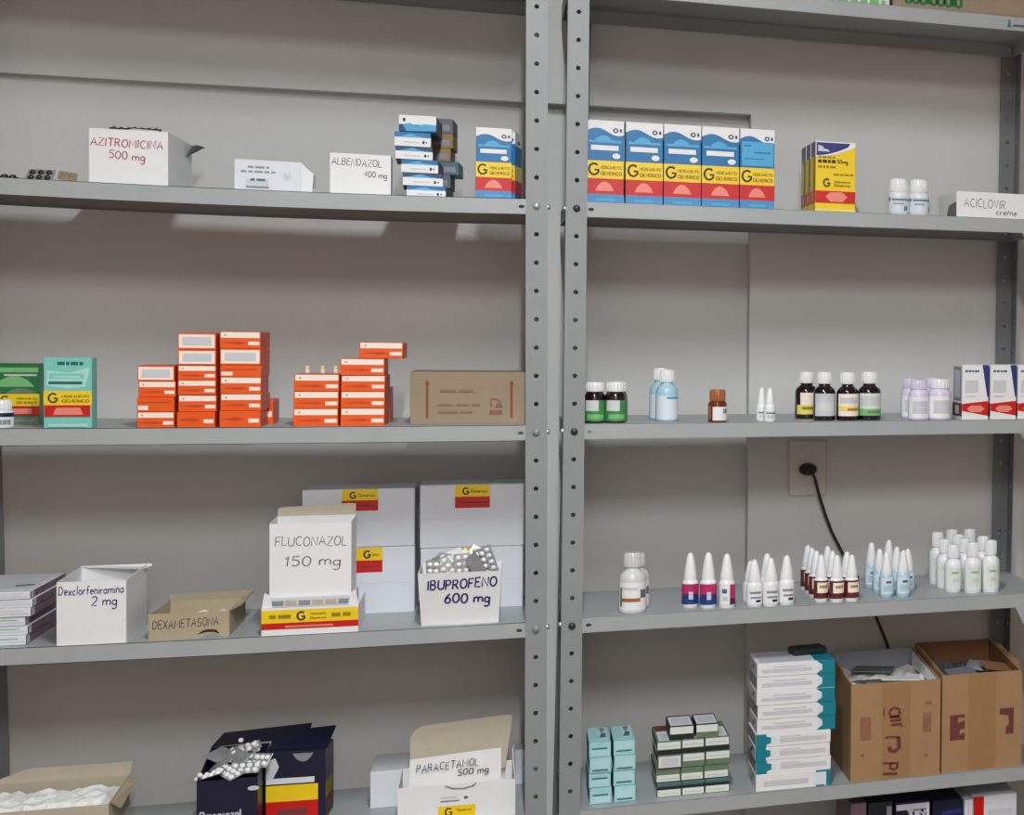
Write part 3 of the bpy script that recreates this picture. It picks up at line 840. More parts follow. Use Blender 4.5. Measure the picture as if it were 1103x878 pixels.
# yellow cartons one behind the other
for i in range(3):
    x, y, z, w_, h_ = T['yellow']
    o = carton('medicine_carton', 'yellow generic carton with navy top and red band, %s of three' % ('foremost', 'middle', 'rearmost')[i], 'box', (x - .001 * i, y + i * .051, z, w_, h_), .05, YEL, group='yellow cartons in a file')
    w, d, h = dims(o)
    arc = [(u / 10, .80 + .16 * (u / 10) ** 1.7) for u in range(11)]
    panel(o, 'front', w, d, h, [('p', [(0, 1)] + [(a, b - .02) for a, b in arc] + [(1, 1)], WHITE), ('p', [(.02, .985)] + [(a * .88 + .02, b) for a, b in arc[:10]] + [(.86, .985)], NAVYB),
          ('p', [(.06, .86), (.36, .86), (.3, .89), (.2, .9), (.18, .93), (.06, .95)], GREYL),
          ('z', .06, .48, .765, .004, OLIVE), ('z', .06, .50, .70, .006, BLACK), ('s', '50mg', .54, .80, .70, .0068, BLACK, .0014), ('z', .06, .5, .63, .004, OLIVE), ('z', .45, .95, .53, .003, OLIVE),
          ('t', 'G', .20, .37, .014, BLACK, .0028), ('s', 'Medicamento', .46, .86, .425, .0045, OLIVE, .001), ('s', 'Generico', .46, .86, .375, .0048, OLIVE, .0011),
          ('r', 0, 1, .14, .305, RED), ('p', hexa(.25, .80, .155, .29), PINK), ('r', 0, 1, 0, .055, YELP)])
    panel(o, 'left', w, d, h, [('r', 0, 1, .80, 1, NAVYB), ('r', 0, .12, 0, .8, YELP), ('r', .2, .8, .35, .75, YELP), ('r', 0, 1, .14, .305, RED), ('r', .3, .7, .16, .28, PINK), ('r', .62, 1, .305, .8, OLIVE)])

# ------------------------------------------------------------------ bottles
def bottle(name, label, cat, key, body, cap, shape='round', group=None, label_m=None, lab=(.12, .55), lab_arc=(-75, 75), extra=(), rz=0, sx=1, sy=1, copy_of=None, liquid=None):
    """bottle of given width and height: parts body, cap, label"""
    x, y, z, w, h = key; r = w / 2
    e = empty(name, (x, y + r, z), rz)
    if shape == 'round':        # screw-cap bottle with a round shoulder
        hc, hb = .22 * h, .76 * h
        prof = [(r * .90, 0), (r * .98, .012 * h), (r, .03 * h), (r, .56 * h), (r * .96, .61 * h), (r * .84, .66 * h), (r * .62, .70 * h), (r * .52, .72 * h), (r * .52, hb + .01 * h)]
        cp = [(r * .60, hb), (r * .62, hb + .01 * h), (r * .60, h - .02 * h), (r * .54, h)]
    elif shape == 'jar':        # wide-mouthed jar
        hb = .78 * h
        prof = [(r * .9, 0), (r, .02 * h), (r, .64 * h), (r * .95, .70 * h), (r * .80, .74 * h), (r * .74, hb + .01 * h)]
        cp = [(r * .82, hb - .01 * h), (r * .84, hb), (r * .83, h - .02 * h), (r * .77, h)]
    elif shape == 'vial':       # squat jar with a wide pill-box cap
        hb = .66 * h
        prof = [(r * .92, 0), (r, .02 * h), (r, .56 * h), (r * .92, .62 * h), (r * .72, .65 * h), (r * .70, hb + .01 * h)]
        cp = [(r * .80, hb - .01 * h), (r * .82, hb), (r * .80, h - .03 * h), (r * .70, h)]
    elif shape == 'dropper':    # dropper bottle with a conical nozzle cap
        hb = .50 * h
        prof = [(r * .9, 0), (r, .02 * h), (r, .44 * h), (r * .95, .48 * h), (r * .80, .51 * h), (r * .66, .55 * h)]
        cp = [(r * .80, .51 * h), (r * .82, .55 * h), (r * .76, .64 * h), (r * .60, .79 * h), (r * .46, .91 * h), (r * .34, .965 * h), (r * .18, .992 * h), (r * .04, h)]
    elif shape == 'spray':      # flat-shouldered bottle with narrow ribbed cap
        hb = .72 * h
        prof = [(r * .92, 0), (r, .02 * h), (r, .58 * h), (r * .92, .64 * h), (r * .62, .69 * h), (r * .5, .71 * h), (r * .5, hb + .01 * h)]
        cp = [(r * .62, hb), (r * .64, hb + .01 * h), (r * .60, h - .02 * h), (r * .52, h)]
    mb = MB(); mb.lathe(prof, body, 20, sx=sx, sy=sy); mb.build('body', e, sharp=50)
    mb = MB(); mb.lathe(cp, cap, 18, cap0=True)
    if shape in ('round', 'jar', 'vial', 'spray'):
        r0, z0, z1 = cp[1][0], cp[1][1], cp[2][1]
        for i in range(18):     # grip ribs
            a = 2 * math.pi * i / 18
            for da in (-.06, .06): pass
            p = [(math.cos(a + q) * (r0 + k), math.sin(a + q) * (r0 + k), zz) for q, k in ((-.07, -.0003), (0, .0005), (.07, -.0003)) for zz in (z0, z1)]
            mb.raw(p, [(0, 2, 3, 1), (2, 4, 5, 3)], cap)
    mb.build('cap', e, sharp=50)
    if label_m:
        mb = MB(); mb.arc_label(r + .0004, lab[0] * h, lab[1] * h, lab_arc[0], lab_arc[1], label_m, sx=sx, sy=sy)
        for (z0, z1, a0, a1, m) in extra: mb.arc_label(r + .0007, z0 * h, z1 * h, a0, a1, m, 8, sx=sx, sy=sy)
        mb.build('label', e)
    tag(e, label, cat, group)
    return e
for i in (1, 2):
    bottle('pill_bottle', 'white pill bottle with wide cap on the right upper shelf, %s of the shrink-wrapped pair' % ('left', 'right')[i - 1], 'bottle', T['vial%d' % i], PLASW, PLASW, 'vial', 'pair of wrapped white pill bottles',
           PLASB, (.10, .52), (-80, 80), [(.40, .46, -50, 60, SLATE), (.30, .34, -40, 20, GREYP), (.14, .26, -10 + 30 * i, 15 + 30 * i, NAVYB), (.40, .48, -78, -60, NAVY)])
x, y, z, w_, h_ = T['vial1']
mb = MB(); n = 28; vs = []
for i in range(n):
    a = 2 * math.pi * i / n; ca, sa = math.cos(a), math.sin(a)
    px_ = .0205 + (.0435 if abs(ca) > 1e-6 else 0) * (1 if ca > 0 else -1) * abs(ca) ** .55
    py_ = .0205 + .0230 * (1 if sa > 0 else -1) * abs(sa) ** .55
    vs += [(px_, py_, .0006), (px_ + .0006 * math.sin(i * 2.1), py_, .060)]
mb.raw(vs, [(2 * i, 2 * ((i + 1) % n), 2 * ((i + 1) % n) + 1, 2 * i + 1) for i in range(n)], FILM, True)
tag(mb.build('shrink_wrap', None, (x, y, z)), 'clear shrink wrap around the pair of white pill bottles', 'wrap')

o = carton('white_carton', 'long low white carton handwritten ACICLOVIR creme at the right end of the shelf', 'box', T['acic'], .14, WHITE, rz=.02)
w, d, h = dims(o)
hand(o, [('ACICLOVIR', .09, .58, .42, .0165, -.03), ('creme', .47, .72, .14, .0125, -.02)], w, d, h, INKBLK, .0014, seed=9)
panel(o, 'left', w, d, h, [('p', [(.45, .0), (1, 0), (1, .6), (.6, .5)], GREYC)])

# ------------------------------------------------------------------ cartons on top of the right unit
o = carton('shipping_carton', 'white carton with green print on the top shelf, edge seen above the lip', 'box', T['top_green'], .2, COOLW)
w, d, h = dims(o); panel(o, 'front', w, d, h, [('z', .30, .96, .045, .010, GREENL), ('r', .02, .2, .06, .1, GREENL)])
o = carton('shipping_carton', 'brown cardboard carton with green lettering on the top shelf', 'box', T['top_kraft'], .22, KRAFTP)
w, d, h = dims(o); panel(o, 'front', w, d, h, [('s', 'UUUIUUUIU', .08, .44, .105, .016, GREEND, .0055), ('r', .62, 1, .06, .062, KRAFTD)])

# ================================================================== shelf 2, left unit
x, y, z, w_, h_ = T['dgreen']
o = carton('medicine_carton', 'dark green generic carton with yellow and red bands at the left edge', 'box', (x, max(y, .08), z, w_, h_), .06, GREEND)
w, d, h = dims(o)
panel(o, 'front', w, d, h, [('r', .02, .98, .86, .94, GREENL), ('p', hill(.1, .9, .62, .8), GREENL), ('p', hill(.3, .98, .48, .6), MOSS), ('r', .3, .95, .80, .83, GREYL)] + generic_band(w, h, .30, .50, .22, txt=(.55, .95))
      + [('r', .2, 1, .15, .29, RED), ('r', .45, .85, .17, .26, PINK), ('r', 0, 1, 0, .13, MOSS), ('r', .5, .9, .04, .08, GREYP)])
x, y, z, w_, h_ = T['wjar']
bottle('pill_bottle', 'small white jar in front of the dark green carton at the left edge', 'bottle', (x, y, z, .034, h_), PLASB, PLASW, 'vial', None, NAVY, (.40, .54), (-90, 90), [(.06, .38, -80, 80, PLASB), (.12, .3, -10, 60, GREYP)])
o = carton('medicine_carton', 'mint green generic carton with yellow and red bands', 'box', T['teal'], .035, MINT)
w, d, h = dims(o)
panel(o, 'front', w, d, h, [('z', .28, .82, .89, .0055, TEALD), ('p', [(.06, .66), (.06, .82), (.5, .78), (.95, .86), (.95, .82), (.86, .58), (.5, .56), (.06, .6)], MINTL), ('r', .12, .84, .70, .77, MINT), ('r', .1, .8, .62, .66, TEALD), ('r', .2, .75, .71, .74, MINTL)]
      + generic_band(w, h, .325, .525, .08) + [('r', .02, .97, .165, .325, RED), ('p', [(.2, .19), (.82, .19), (.76, .29), (.26, .29)], PINK), ('r', .1, .9, .02, .06, MINTL)])

def orange(label, key, kind, d=.095, rz=0.0, group=None):
    o = carton('medicine_carton', label, 'box', key, d, ORANGE, rz=rz, group=group)
    w, d, h = dims(o)
    if kind == 'W': it = [('r', .03, .97, .10, .92, PEACH), ('r', .12, .88, .24, .76, GREYL)]
    elif kind == 'S': it = [('r', .03, .98, .64, .98, PEACH), ('r', .70, .97, .20, .42, PEACH), ('p', [(.05, .34), (.5, .26), (.68, .34), (.5, .42)], ORANGED), ('r', .12, .16, .76, .84, GREYP)]
    elif kind == 'F': it = [('r', .03, .30, .14, .44, PEACH), ('r', .1, .9, .62, .70, ORANGED)]
    else: it = [('r', .70, .96, .28, .52, PEACH), ('p', [(.05, .5), (.4, .38), (.62, .5), (.4, .62)], ORANGED)]
    panel(o, 'front', w, d, h, it)
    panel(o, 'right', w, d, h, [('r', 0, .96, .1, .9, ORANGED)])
    return o
rnd = random.Random(4)
for c, kinds, cn in (('oa1', 'SFSW', 'left'), ('oa2', 'NSSSWW', 'middle'), ('oa3', 'NSSFWS', 'right')):
    n = len(kinds); z = T[c + '_0'][2]
    for i in range(n):
        x, y, _, w_, h_ = T['%s_%d' % (c, i)]
        zn = T['%s_%d' % (c, i + 1)][2] - T[c + '_0'][2] + T[c + '_0'][2] if i < n - 1 else T['%s_%d' % (c, i)][2] + h_
        h = zn - z - .0004
        pos = 'bottom' if i == 0 else 'top' if i == n - 1 else ('second', 'third', 'fourth', 'fifth')[i - 1] + ' from bottom'
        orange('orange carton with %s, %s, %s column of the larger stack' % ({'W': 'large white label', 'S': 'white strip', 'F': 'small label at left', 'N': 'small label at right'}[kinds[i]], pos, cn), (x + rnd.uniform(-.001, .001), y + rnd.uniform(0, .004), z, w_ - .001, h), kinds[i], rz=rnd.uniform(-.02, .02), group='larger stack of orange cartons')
        z = zn
orange('orange carton standing behind the right column of the larger orange stack', (-.4475, .105, T['oa3_0'][2], .055, .042), 'N', .07, group='larger stack of orange cartons')
for c, n, cn in (('ob1', 3, 'left'), ('ob2', 4, 'right'), ('ob3', 1, '')):
    z = T[c + '_0'][2] + (.0004 if c == 'ob3' else 0)
    for i in range(n):
        x, y, _, w_, h_ = T['%s_%d' % (c, i)]
        h = (T['%s_%d' % (c, i + 1)][2] if i < n - 1 else T['%s_%d' % (c, i)][2] + h_) - z - .0004
        if c == 'ob3': lb, h = 'orange medicine carton jutting out to the right on top of the smaller orange stack', .0275
        else: lb = 'orange medicine carton with white strip, %s of the %s column in the smaller orange stack' % (('bottom', 'second', 'third' if n == 4 else 'top', 'top')[i], cn)
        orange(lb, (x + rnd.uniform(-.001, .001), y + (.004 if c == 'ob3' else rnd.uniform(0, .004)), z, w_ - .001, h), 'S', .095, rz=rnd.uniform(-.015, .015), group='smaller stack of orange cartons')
        z += h + .0004
orange('orange carton lying behind the right column of the smaller orange stack', (-.2715, .125, T['ob2_0'][2] , .064, .062), 'N', .07, group='smaller stack of orange cartons')
zt = T['ob1_2'][2] + T['ob1_2'][4] + .0002
for i, xx in enumerate((-.3650, -.3415, -.3215)):
    e = empty('ampoule', (xx, .075, zt))
    mb = MB(); mb.lathe([(.0042, 0), (.0046, .001), (.0046, .006), (.003, .008)], PLASG, 10); mb.build('body', e, sharp=50)
    mb = MB(); mb.lathe([(.0034, .0078), (.0040, .009), (.0040, .0115), (.0026, .013)], YELP, 10); mb.build('tip', e, sharp=50)
    tag(e, 'tiny yellow-tipped ampoule on the smaller orange stack, %s of three' % ('left', 'middle', 'right')[i], 'ampoule', 'yellow-tipped ampoules on the orange stack')

o = carton('cardboard_box', 'flat-faced pale cardboard box with two rust arrows beside the left post', 'box', T['kraft'], .16, KRAFTP)
w, d, h = dims(o)
ar = lambda u: [('r', u - .010, u + .010, .12, .78, RUST), ('p', [(u - .020, .76), (u + .020, .76), (u, .86)], RUST)]
panel(o, 'front', w, d, h, ar(.135) + ar(.815) + [('r', .635, .74, .19, .27, MAROONF), ('p', [(.64, .34), (.655, .34), (.655, .50), (.64, .50)], MAROONF), ('p', [(.655, .47), (.70, .47), (.73, .40), (.73, .43), (.70, .50), (.655, .50)], MAROONF), ('p', [(.68, .33), (.74, .33), (.735, .38), (.70, .41)], MAROONF),
      ('z', .24, .52, .62, .005, KRAFTF), ('z', .22, .56, .36, .003, KRAFTF), ('z', .22, .5, .22, .003, KRAFTF)])
mb = MB(); mb.face([(-w / 2, .070, h + .0004), (w / 2, .070, h + .0004), (w / 2, .086, h + .0004), (-w / 2, .086, h + .0004)], KRAFTB); mb.build('tape', o)

# ================================================================== shelf 2, right unit
x1, y1, z1, w1, h1 = T['gj1']; x2, y2, z2, w2, h2 = T['gj2']
for i, (x, y) in enumerate([(.1005, .036), (.1365, .035), (.1415, .080)]):
    bottle('medicine_jar', 'dark jar with green label and white cap beside the post, %s' % ('left one', 'right one', 'rear one peeping out behind')[i], 'jar', (x, y, z1, .0365, .0745), DARKGL, PLASW, 'jar', 'dark jars with green labels', GLGREEN, (.05, .56), (-80, 80),
           [(.30, .56, -55, 20, PLASG), (.10, .22, -40, 50, GREENL)])
k = T['bb1']
for i, (dx, dy) in enumerate([(0, -.055), (-.0075, .0)]):
    bottle('syrup_bottle', 'pale blue translucent bottle with white cap, %s of two' % ('front', 'rear')[i], 'bottle', (k[0] + dx, k[1] + dy, k[2], k[3] if i == 0 else .040, k[4] if i == 0 else .098), LBLUE, PLASW, 'round', 'pair of pale blue bottles', PLASB, (.04, .50), (-70, 70), [(.44, .48, -5, 70, BLUEL)] if i == 0 else [])
k = T['amber']
bottle('medicine_jar', 'small amber glass bottle with brown cap and white label', 'bottle', k[:4] + (k[4],), AMBER, CAPBR, 'vial', None, PLASW, (.06, .48), (-35, 80), [(.28, .42, 30, 60, GREYP), (.1, .5, -78, -45, MAROONF)])
for i, k in enumerate((T['dr1'], T['dr2'])):
    bottle('dropper_bottle', 'tiny white dropper bottle right of the amber one, %s of two' % ('rear left', 'front right')[i], 'bottle', (k[0], k[1] + (.026 if i == 0 else .0), k[2], k[3], k[4]), PLASW, PLASW, 'dropper', 'pair of tiny white dropper bottles', PLASW, (.05, .40), (-70, 70), [(.24, .28, -40, 55, SLATE), (.10, .20, -30, 50, GREYL)])
ex = [[(.10, .3, -60, 60, YELP), (.2, .26, -30, 30, OLIVE)], [(.2, .4, -50, 50, PLASG)], [(.20, .30, -60, 60, YELP), (.21, .26, -10, 55, CAPBR), (.36, .48, -50, 50, GREYL)], [(.10, .24, -62, 62, GREENL), (.15, .20, -20, 50, MOSS), (.30, .50, -58, 58, GREYL)]]
pos = [('db0', .0465, .116), ('db1', .045, None), ('db2', .0455, None), ('db3', .0465, None)]
for i, (n, wd, yv) in enumerate(pos):
    k = T[n]
    bottle('syrup_bottle', 'dark brown syrup bottle with white cap, %s' % ('leftmost and set back, cream label', 'second of four, plain white label', 'third of four, pinkish label', 'rightmost of four, greenish label')[i], 'bottle',
           ((.4955, .5175, .5605, .6045)[i], yv or k[1], k[2], (.0450, .0425, .0425, .0465)[i], k[4]), DARKGL, PLASW, 'round', 'row of four dark syrup bottles', (PEACH, GREYL, PEACH, LEAF)[i], (.10, .56), (-62, 62) if i else (-40, 70), ex[i])
for i, (x, y, wd, hh) in enumerate([(.6930, .085, .036, .0795), (.6990, .034, .040, .078), (.7420, .034, .045, .080), (.741, .088, .042, .081)]):
    bottle('pill_jar', 'lilac-white pill jar right of the dark syrup bottles, %s' % ('rear left', 'front left', 'front right', 'rear right')[i], 'jar', (x, y, 1.1957, wd, hh), LILAC, LILAC if i != 2 else PLASW, 'jar', 'white pill jars', PLASW, (.06, .58), (-75, 75), [(.16, .48, -45, 45, GREYL), (.30, .34, -30, 40, LILAC)])
for i in range(3):
    k = T['rb%d' % i]
    o = carton('medicine_carton', 'white medicine carton with blue wedge and red band, %s of three at the right end' % ('leftmost', 'middle', 'rightmost')[i], 'box', (k[0], k[1] + .002, k[2], k[3] - .0015, .1085), .075, WHITE, group='white, blue and red cartons')
    w, d, h = dims(o)
    panel(o, 'front', w, d, h, [('p', [(.76, 1), (1, 1), (1, .42), (.95, .42)], NAVYB), ('p', [(0, .16), (1, .07), (1, .345), (0, .29)], RED), ('p', hexa(.18, .86, .14, .26), PINK),
          ('z', .1, .66, .87, .0038, SLATE), ('r', .1, .6, .5, .72, GREYL), ('r', .12, .5, .42, .44, GREYL)])
    panel(o, 'left', w, d, h, [('r', .1, .9, .34, .96, GREYP), ('r', .2, .8, .4, .9, GREYL), ('p', [(0, .06), (1, .06), (1, .30), (0, .30)], MAROON), ('r', .3, .7, .1, .25, GREYL)])

# ------------------------------------------------------------------ outlet, plug and cord on the wall
e = empty('wall_outlet', (.5325, YW, 1.08))
mb = MB(); mb.cbox(-.039, .039, -.009, 0, -.058, .058, OUTL, .003); mb.build('cover_plate', e)
mb = MB()
mb.lathe([(.021, 0), (.021, .004)], OUTL, 20); q = mb.build('socket_insert', e, (0, -.0085, 0)); q.rotation_euler = (math.pi / 2, 0, 0)
for s in (-1, 1):
    mb = MB(); mb.lathe([(.0028, 0), (.0026, .0012), (.0003, .0016)], ZINC, 8); q = mb.build('screw', e, (0, -.009, s * .046)); q.rotation_euler = (math.pi / 2, 0, 0)
tag(e, 'pale wall outlet plate with a black plug in it, below the second shelf', 'outlet')
e = empty('power_cord', (.531, YW - .0132, 1.078))
mb = MB(); mb.lathe([(.0155, 0), (.0165, .003), (.0150, .016), (.009, .022), (.004, .026)], CORD, 16, sx=1.15, sy=.8); q = mb.build('plug', e); q.rotation_euler = (math.pi / 2, 0, 0)
pts = [(.006, -.022, -.004), (.012, -.026, -.02), (.022, -.018, -.055), (.038, -.008, -.100), (.052, -.004, -.135), (.075, -.002, -.180), (.105, -.001, -.228), (.128, -.001, -.28), (.148, -.001, -.32), (.170, -.001, -.374), (.19, -.001, -.45), (.2, -.001, -.6), (.2, -.001, -1.0735)]
fine = []
for i in range(len(pts) - 1):
    for t in range(3): fine.append(tuple(a + (b - a) * t / 3 for a, b in zip(pts[i], pts[i + 1])))
mb = MB(); mb.tube(fine + [pts[-1]], .0032, CORD); mb.build('cable', e)
tag(e, 'black plug and power cord hanging down the wall behind the shelves', 'cord')

# ================================================================== shelf 3, left unit
def flat_pile(prefix, x1, y, z, hs, w, d, where, top_m):
    zc = z
    for i, hh in enumerate(hs):
        o = carton('flat_carton', 'flat white carton, %s of the %s pile at the left edge' % (('lowest', 'second', 'third', 'topmost')[i if i < len(hs) - 1 else 3], where), 'box', (x1 - w / 2 + (.0, .0015, -.001, .001)[i], y + (.0, .003, .001, .002)[i], zc, w, hh - .0004), d, COOLW, group=where + ' pile of flat white cartons')
        ww, dd, h = dims(o)
        panel(o, 'front', ww, dd, h, [('r', .02, .98, .25, .42, GREYL), ('r', .5, .9, .6, .7, GREENL if where == 'lower' else GREYL)])
        panel(o, 'right', ww, dd, h, [('r', 0, 1, 0.06, .94, MAUVE), ('r', .02, .1, .05, .95, GREYL)])
        if i == len(hs) - 1 and where == 'upper': panel(o, 'top', ww, dd, h, [('r', .3, .92, .2, .85, GREYL), ('p', [(.70, .28), (.92, .34), (.86, .40), (.66, .36)], SLATE)])
        zc += hh
    return zc
k = T['stk_low']; zt = flat_pile('low', -.759, k[1] + .01, k[2], [.016, .015, .015], .11, .21, 'lower', GREYL)
flat_pile('up', -.752, k[1] + .008, zt, [.0145, .0135, .0125], .115, .215, 'upper', GREYL)

o = open_carton('white_box', 'tall open white box handwritten Dexclorfeniramina 2 mg', 'box', T['dexclor'], .155, hb=.1065)
w, d, h = dims(o)
hand(o, [('Dexclorfeniramina', .03, .96, .79, .0135, .01), ('2 mg', .50, .86, .61, .0145, .02)], w, d, h, INKBLU, .0019, seed=2, jit=.04)
flap(o, 'flap', [(w / 2, d - .03, h), (w / 2 + .007, d, h + .001), (w / 2 + .006, d + .004, h + .0045), (-w / 2, d, h + .0045), (-w / 2, d - .002, h + .003)], .001, WHITE)
o = open_carton('cardboard_tray', 'low brown cardboard tray handwritten DEXAMETASONA', 'tray', T['dexa'], .17, .002, KRAFTB, KRAFTB, hb=.040)
w, d, h = dims(o)
hand(o, [('DEXAMETASONA', .05, .86, .40, .0135, .03)], w, d, h, INKBLK, .0016, seed=6)
panel(o, 'front', w, d, h, [('p', [(.60, .12), (.66, .26), (.74, .32), (.84, .28), (.88, .12), (.80, .20), (.70, .20)], BLACK), ('p', [(.66, 0), (.70, .12), (.84, .12), (.90, 0)], GREYP)], 'printed_mark')
flap(o, 'back_flap', [(w / 2 - .002, d - .002, .038), (w / 2 + .010, d + .026, .047), (-w / 2 - .002, d + .018, .045), (-w / 2 + .002, d - .002, .038)], .0016, KRAFTB)
flap(o, 'side_flap', [(w / 2, .004, h - .001), (w / 2 + .012, .05, h + .002), (w / 2 + .010, d + .026, .0465), (w / 2, d - .004, .038)], .0016, KRAFTB)
mb = MB(); crumple(mb, -w / 2 + .004, w / 2 - .004, .004, d - .004, .020, .004, PAPERW, 12, 8, 5, .008); mb.build('paper_lining', o)

x, y, z, w_, h_ = T['fluc']
o = open_carton('medicine_carton', 'white carton with yellow and red generic bands carrying the fluconazole box', 'box', (x, y, z, w_, .046), .13, hb=.05)
w, d, h = dims(o)
panel(o, 'front', w, d, h, [('r', 0, 1, .45, .93, YEL), ('r', 0, 1, .22, .45, RED), ('r', .24, .74, .28, .34, PINK), ('t', 'G', .365, .54, .0135, BLACK, .003), ('s', 'Medicamento', .50, .66, .72, .004, OLIVE, .0009), ('s', 'Generico', .50, .66, .56, .004, OLIVE, .0009), ('z', .08, .30, .62, .006, OLIVE), ('z', .72, .92, .62, .006, OLIVE)])
for s in (-1, 1):
    flap(o, 'end_ear', [(s * w / 2, .003, h), (s * (w / 2 - .004), .003, h + .026), (s * (w / 2 - .012), .004, h + .022), (s * (w / 2 - .016), .004, h)][::s], .001, WHITE)
mb = MB(); mb.cbox(-w / 2 + .010, w / 2 - .010, .012, d - .010, .040, .0605, GREYL, .001)
for i in range(6): mb.box(-w / 2 + .014 + i * .020, -w / 2 + .031 + i * .020, .0114, .0122, .048, .056, GREYP if i in (0, 2, 5) else CREAM)
mb.build('inner_tray', o)
kx, ky, kz, kw, kh = T['fluc_card']
o = open_carton('white_box', 'open white box handwritten FLUCONAZOL 150 mg standing on a generic carton', 'box', (kx, y + .022, z + .0607, kw, .1255), .09, .0014, hb=.1285)
w, d, h = dims(o)
hand(o, [('FLUCONAZOL', .07, .94, .70, .0155, -.02), ('150 mg', .18, .86, .42, .0165, .0)], w, d, h, INKBLK, .0014, seed=8)
flap(o, 'back_flap', [(-w / 2 + .001, d, .128), (w / 2 - .001, d, .128), (w / 2 - .001, d + .004, .1475), (w / 2 - .012, d + .005, .1485), (-w / 2 + .006, d + .004, .1440), (-w / 2 + .001, d + .004, .1415)], .001, CREAM)

def big_white(label, key, d, u0, u1, ext=None):
    o = carton('white_carton', label, 'box', key, d, COOLW, group='large white generic cartons', c=.001)
    w, d, h = dims(o)
    panel(o, 'front', w, d, h, [('r', u0, u1, .805, .995, YEL), ('r', u0, u1, .625, .805, RED), ('r', u0 + .05, u1 - .03, .70, .725, MAROON), ('t', 'G', u0 + .075, .845, h * .10, BLACK, h * .024), ('s', 'Generico', u0 + .15, u1 - .03, .87, h * .05, OLIVE, h * .012),
          ('r', 0.01, .985, .46, .463, GREYL)])
    mb = MB(); mb.box(u1 * w - w / 2 - .002, u1 * w - w / 2 + .004, d * .3, d * .7, h, h + .0003, GREYL); mb.build('tape', o)
    return o
for n, lb in (('wc_ll', 'large white carton with yellow and red label, lower left of the four'), ('wc_lr', 'large white carton, lower right of the four, behind the ibuprofen box'),
              ('wc_ul', 'large white carton with yellow and red label, upper left of the four'), ('wc_ur', 'large white carton with yellow and red label, upper right of the four')):
    k = T[n]; zz_ = k[2] if n[3] == 'l' else T['wc_l' + n[4]][2] + T['wc_l' + n[4]][4] + .0004
    u0, u1 = {'wc_ll': (.47, .71), 'wc_lr': (.33, .66), 'wc_ul': (.345, .67), 'wc_ur': (.33, .665)}[n]
    big_white(lb, (k[0], .185, zz_, k[3] - .002, k[4] - .0004), .105, u0, u1)

x, y, z, w_, h_ = T['ibu']
o = open_carton('white_box', 'flared open white box handwritten IBUPROFENO 600 mg, heaped with blister strips', 'box', (x, y + .016, z, .124, .094), .085, .0016, tw=.134, td=.118, hb=.096)
w, d, h = dims(o)
fmh = [('IBUPROFENO', .08, .97, .68, .0165, .03), ('600 mg', .30, .88, .42, .0165, .0)]
rnd = random.Random(12); mb = MB()
for tx, u0, u1, v, sz, rise in fmh:
    ln, L = strokes(tx, sz, gap=.2, slant=.08, jit=.07, rnd=rnd); f = (u1 - u0) * w / L
    ribbon(mb, ln, .0030, lambda a, b: (u0 * w - w / 2 + a * f, -.0165 * (v * h + b + rise * a * f) / h - .0008, v * h + b + rise * a * f), INKBLU)
mb.build('handwriting', o)
mb = MB(); crumple(mb, -w / 2 + .002, w / 2 - .002, .004, d - .004, h - .018, .004, DARKB, 8, 5, 2); mb.build('packed_strips', o)
o2 = o
proto = None; rnd = random.Random(21)
def heap_strip(foil, pill, label, group):
    return blister('blister_strip', (0, 0, 0), 0, 4, 2, .0115, foil, pill, label, 'medicine strip', group)
proto = heap_strip(FOIL, PILLW, 'silver blister strip with white pills heaped in the ibuprofen box', 'strips heaped in the ibuprofen box')
first = True
for i in range(12):
    c = proto if first else dup(proto); first = False
    u = i / 11
    c.location = (x + .002 + (-.046 + .086 * u), y + .034 + (.0, .022, .044)[i % 3], z + h - .007 + .011 * math.sin(u * 2.4) + (.0, .005, .009)[i % 3] * u)
    c.rotation_euler = (1.15 + rnd.uniform(-.3, .3) + (math.pi if i % 4 == 1 else 0), rnd.uniform(.9, 1.9) * (1 if i % 2 else -1), rnd.uniform(-.4, .4))
    c['label'] = 'silver blister strip heaped in the ibuprofen box, %s from the left' % ('first second third fourth fifth sixth seventh eighth ninth tenth eleventh twelfth'.split()[i])

# ================================================================== shelf 3, right unit
k = T['wb']
for i in range(2):
    bottle('syrup_bottle', 'stout white bottle with clear measuring cap near the right unit\'s post, %s of two' % ('front', 'rear')[i], 'bottle', (k[0] + (.0, .0095)[i], k[1] + (0, .055)[i], k[2], k[3], k[4] - .008 * i), PLASG, PLASG, 'round', 'stout white bottles',
           PLASW, (.06, .52), (-70, 70), [(.12, .44, -62, -50, GREYC), (.20, .26, -50, 30, CAPBR), (.26, .40, 30, 62, GREYC), (.40, .44, -50, 20, GREYL)])
for i in range(3):
    x, y, z, w_, h_ = T['mg%d' % i]
    side = i == 2
    bottle('dropper_bottle', 'white dropper bottle with magenta and blue label, %s of three' % ('left', 'middle', 'right, label turned aside')[i], 'bottle', ((.2725, .3035, .3365)[i], (.060, .043, .036)[i], z, .0295, (.1025, .1045, .1015)[i]), PLASW, PLASW, 'dropper', 'magenta and blue dropper bottles',
           MAGENTA if not side else PLASW, (.07, .44), (-88, 88) if not side else (-60, 20), [(.07, .20, -88, 88, ROYAL), (.2, .26, -60, 60, NAVYB), (.16, .30, -15, 15, GREYL)] if not side else [(.07, .44, 15, 90, MAGENTA), (.07, .18, 15, 90, ROYAL), (.28, .36, -40, -5, SLATE), (.14, .22, -35, 0, GREYL)])
wdp = [(.3865, .034, .0885, 'front left'), (.4165, .030, .091, 'front middle'), (.4475, .040, .0935, 'front right'), (.3855, .078, .080, 'rear left'), (.4165, .080, .093, 'rear middle')]
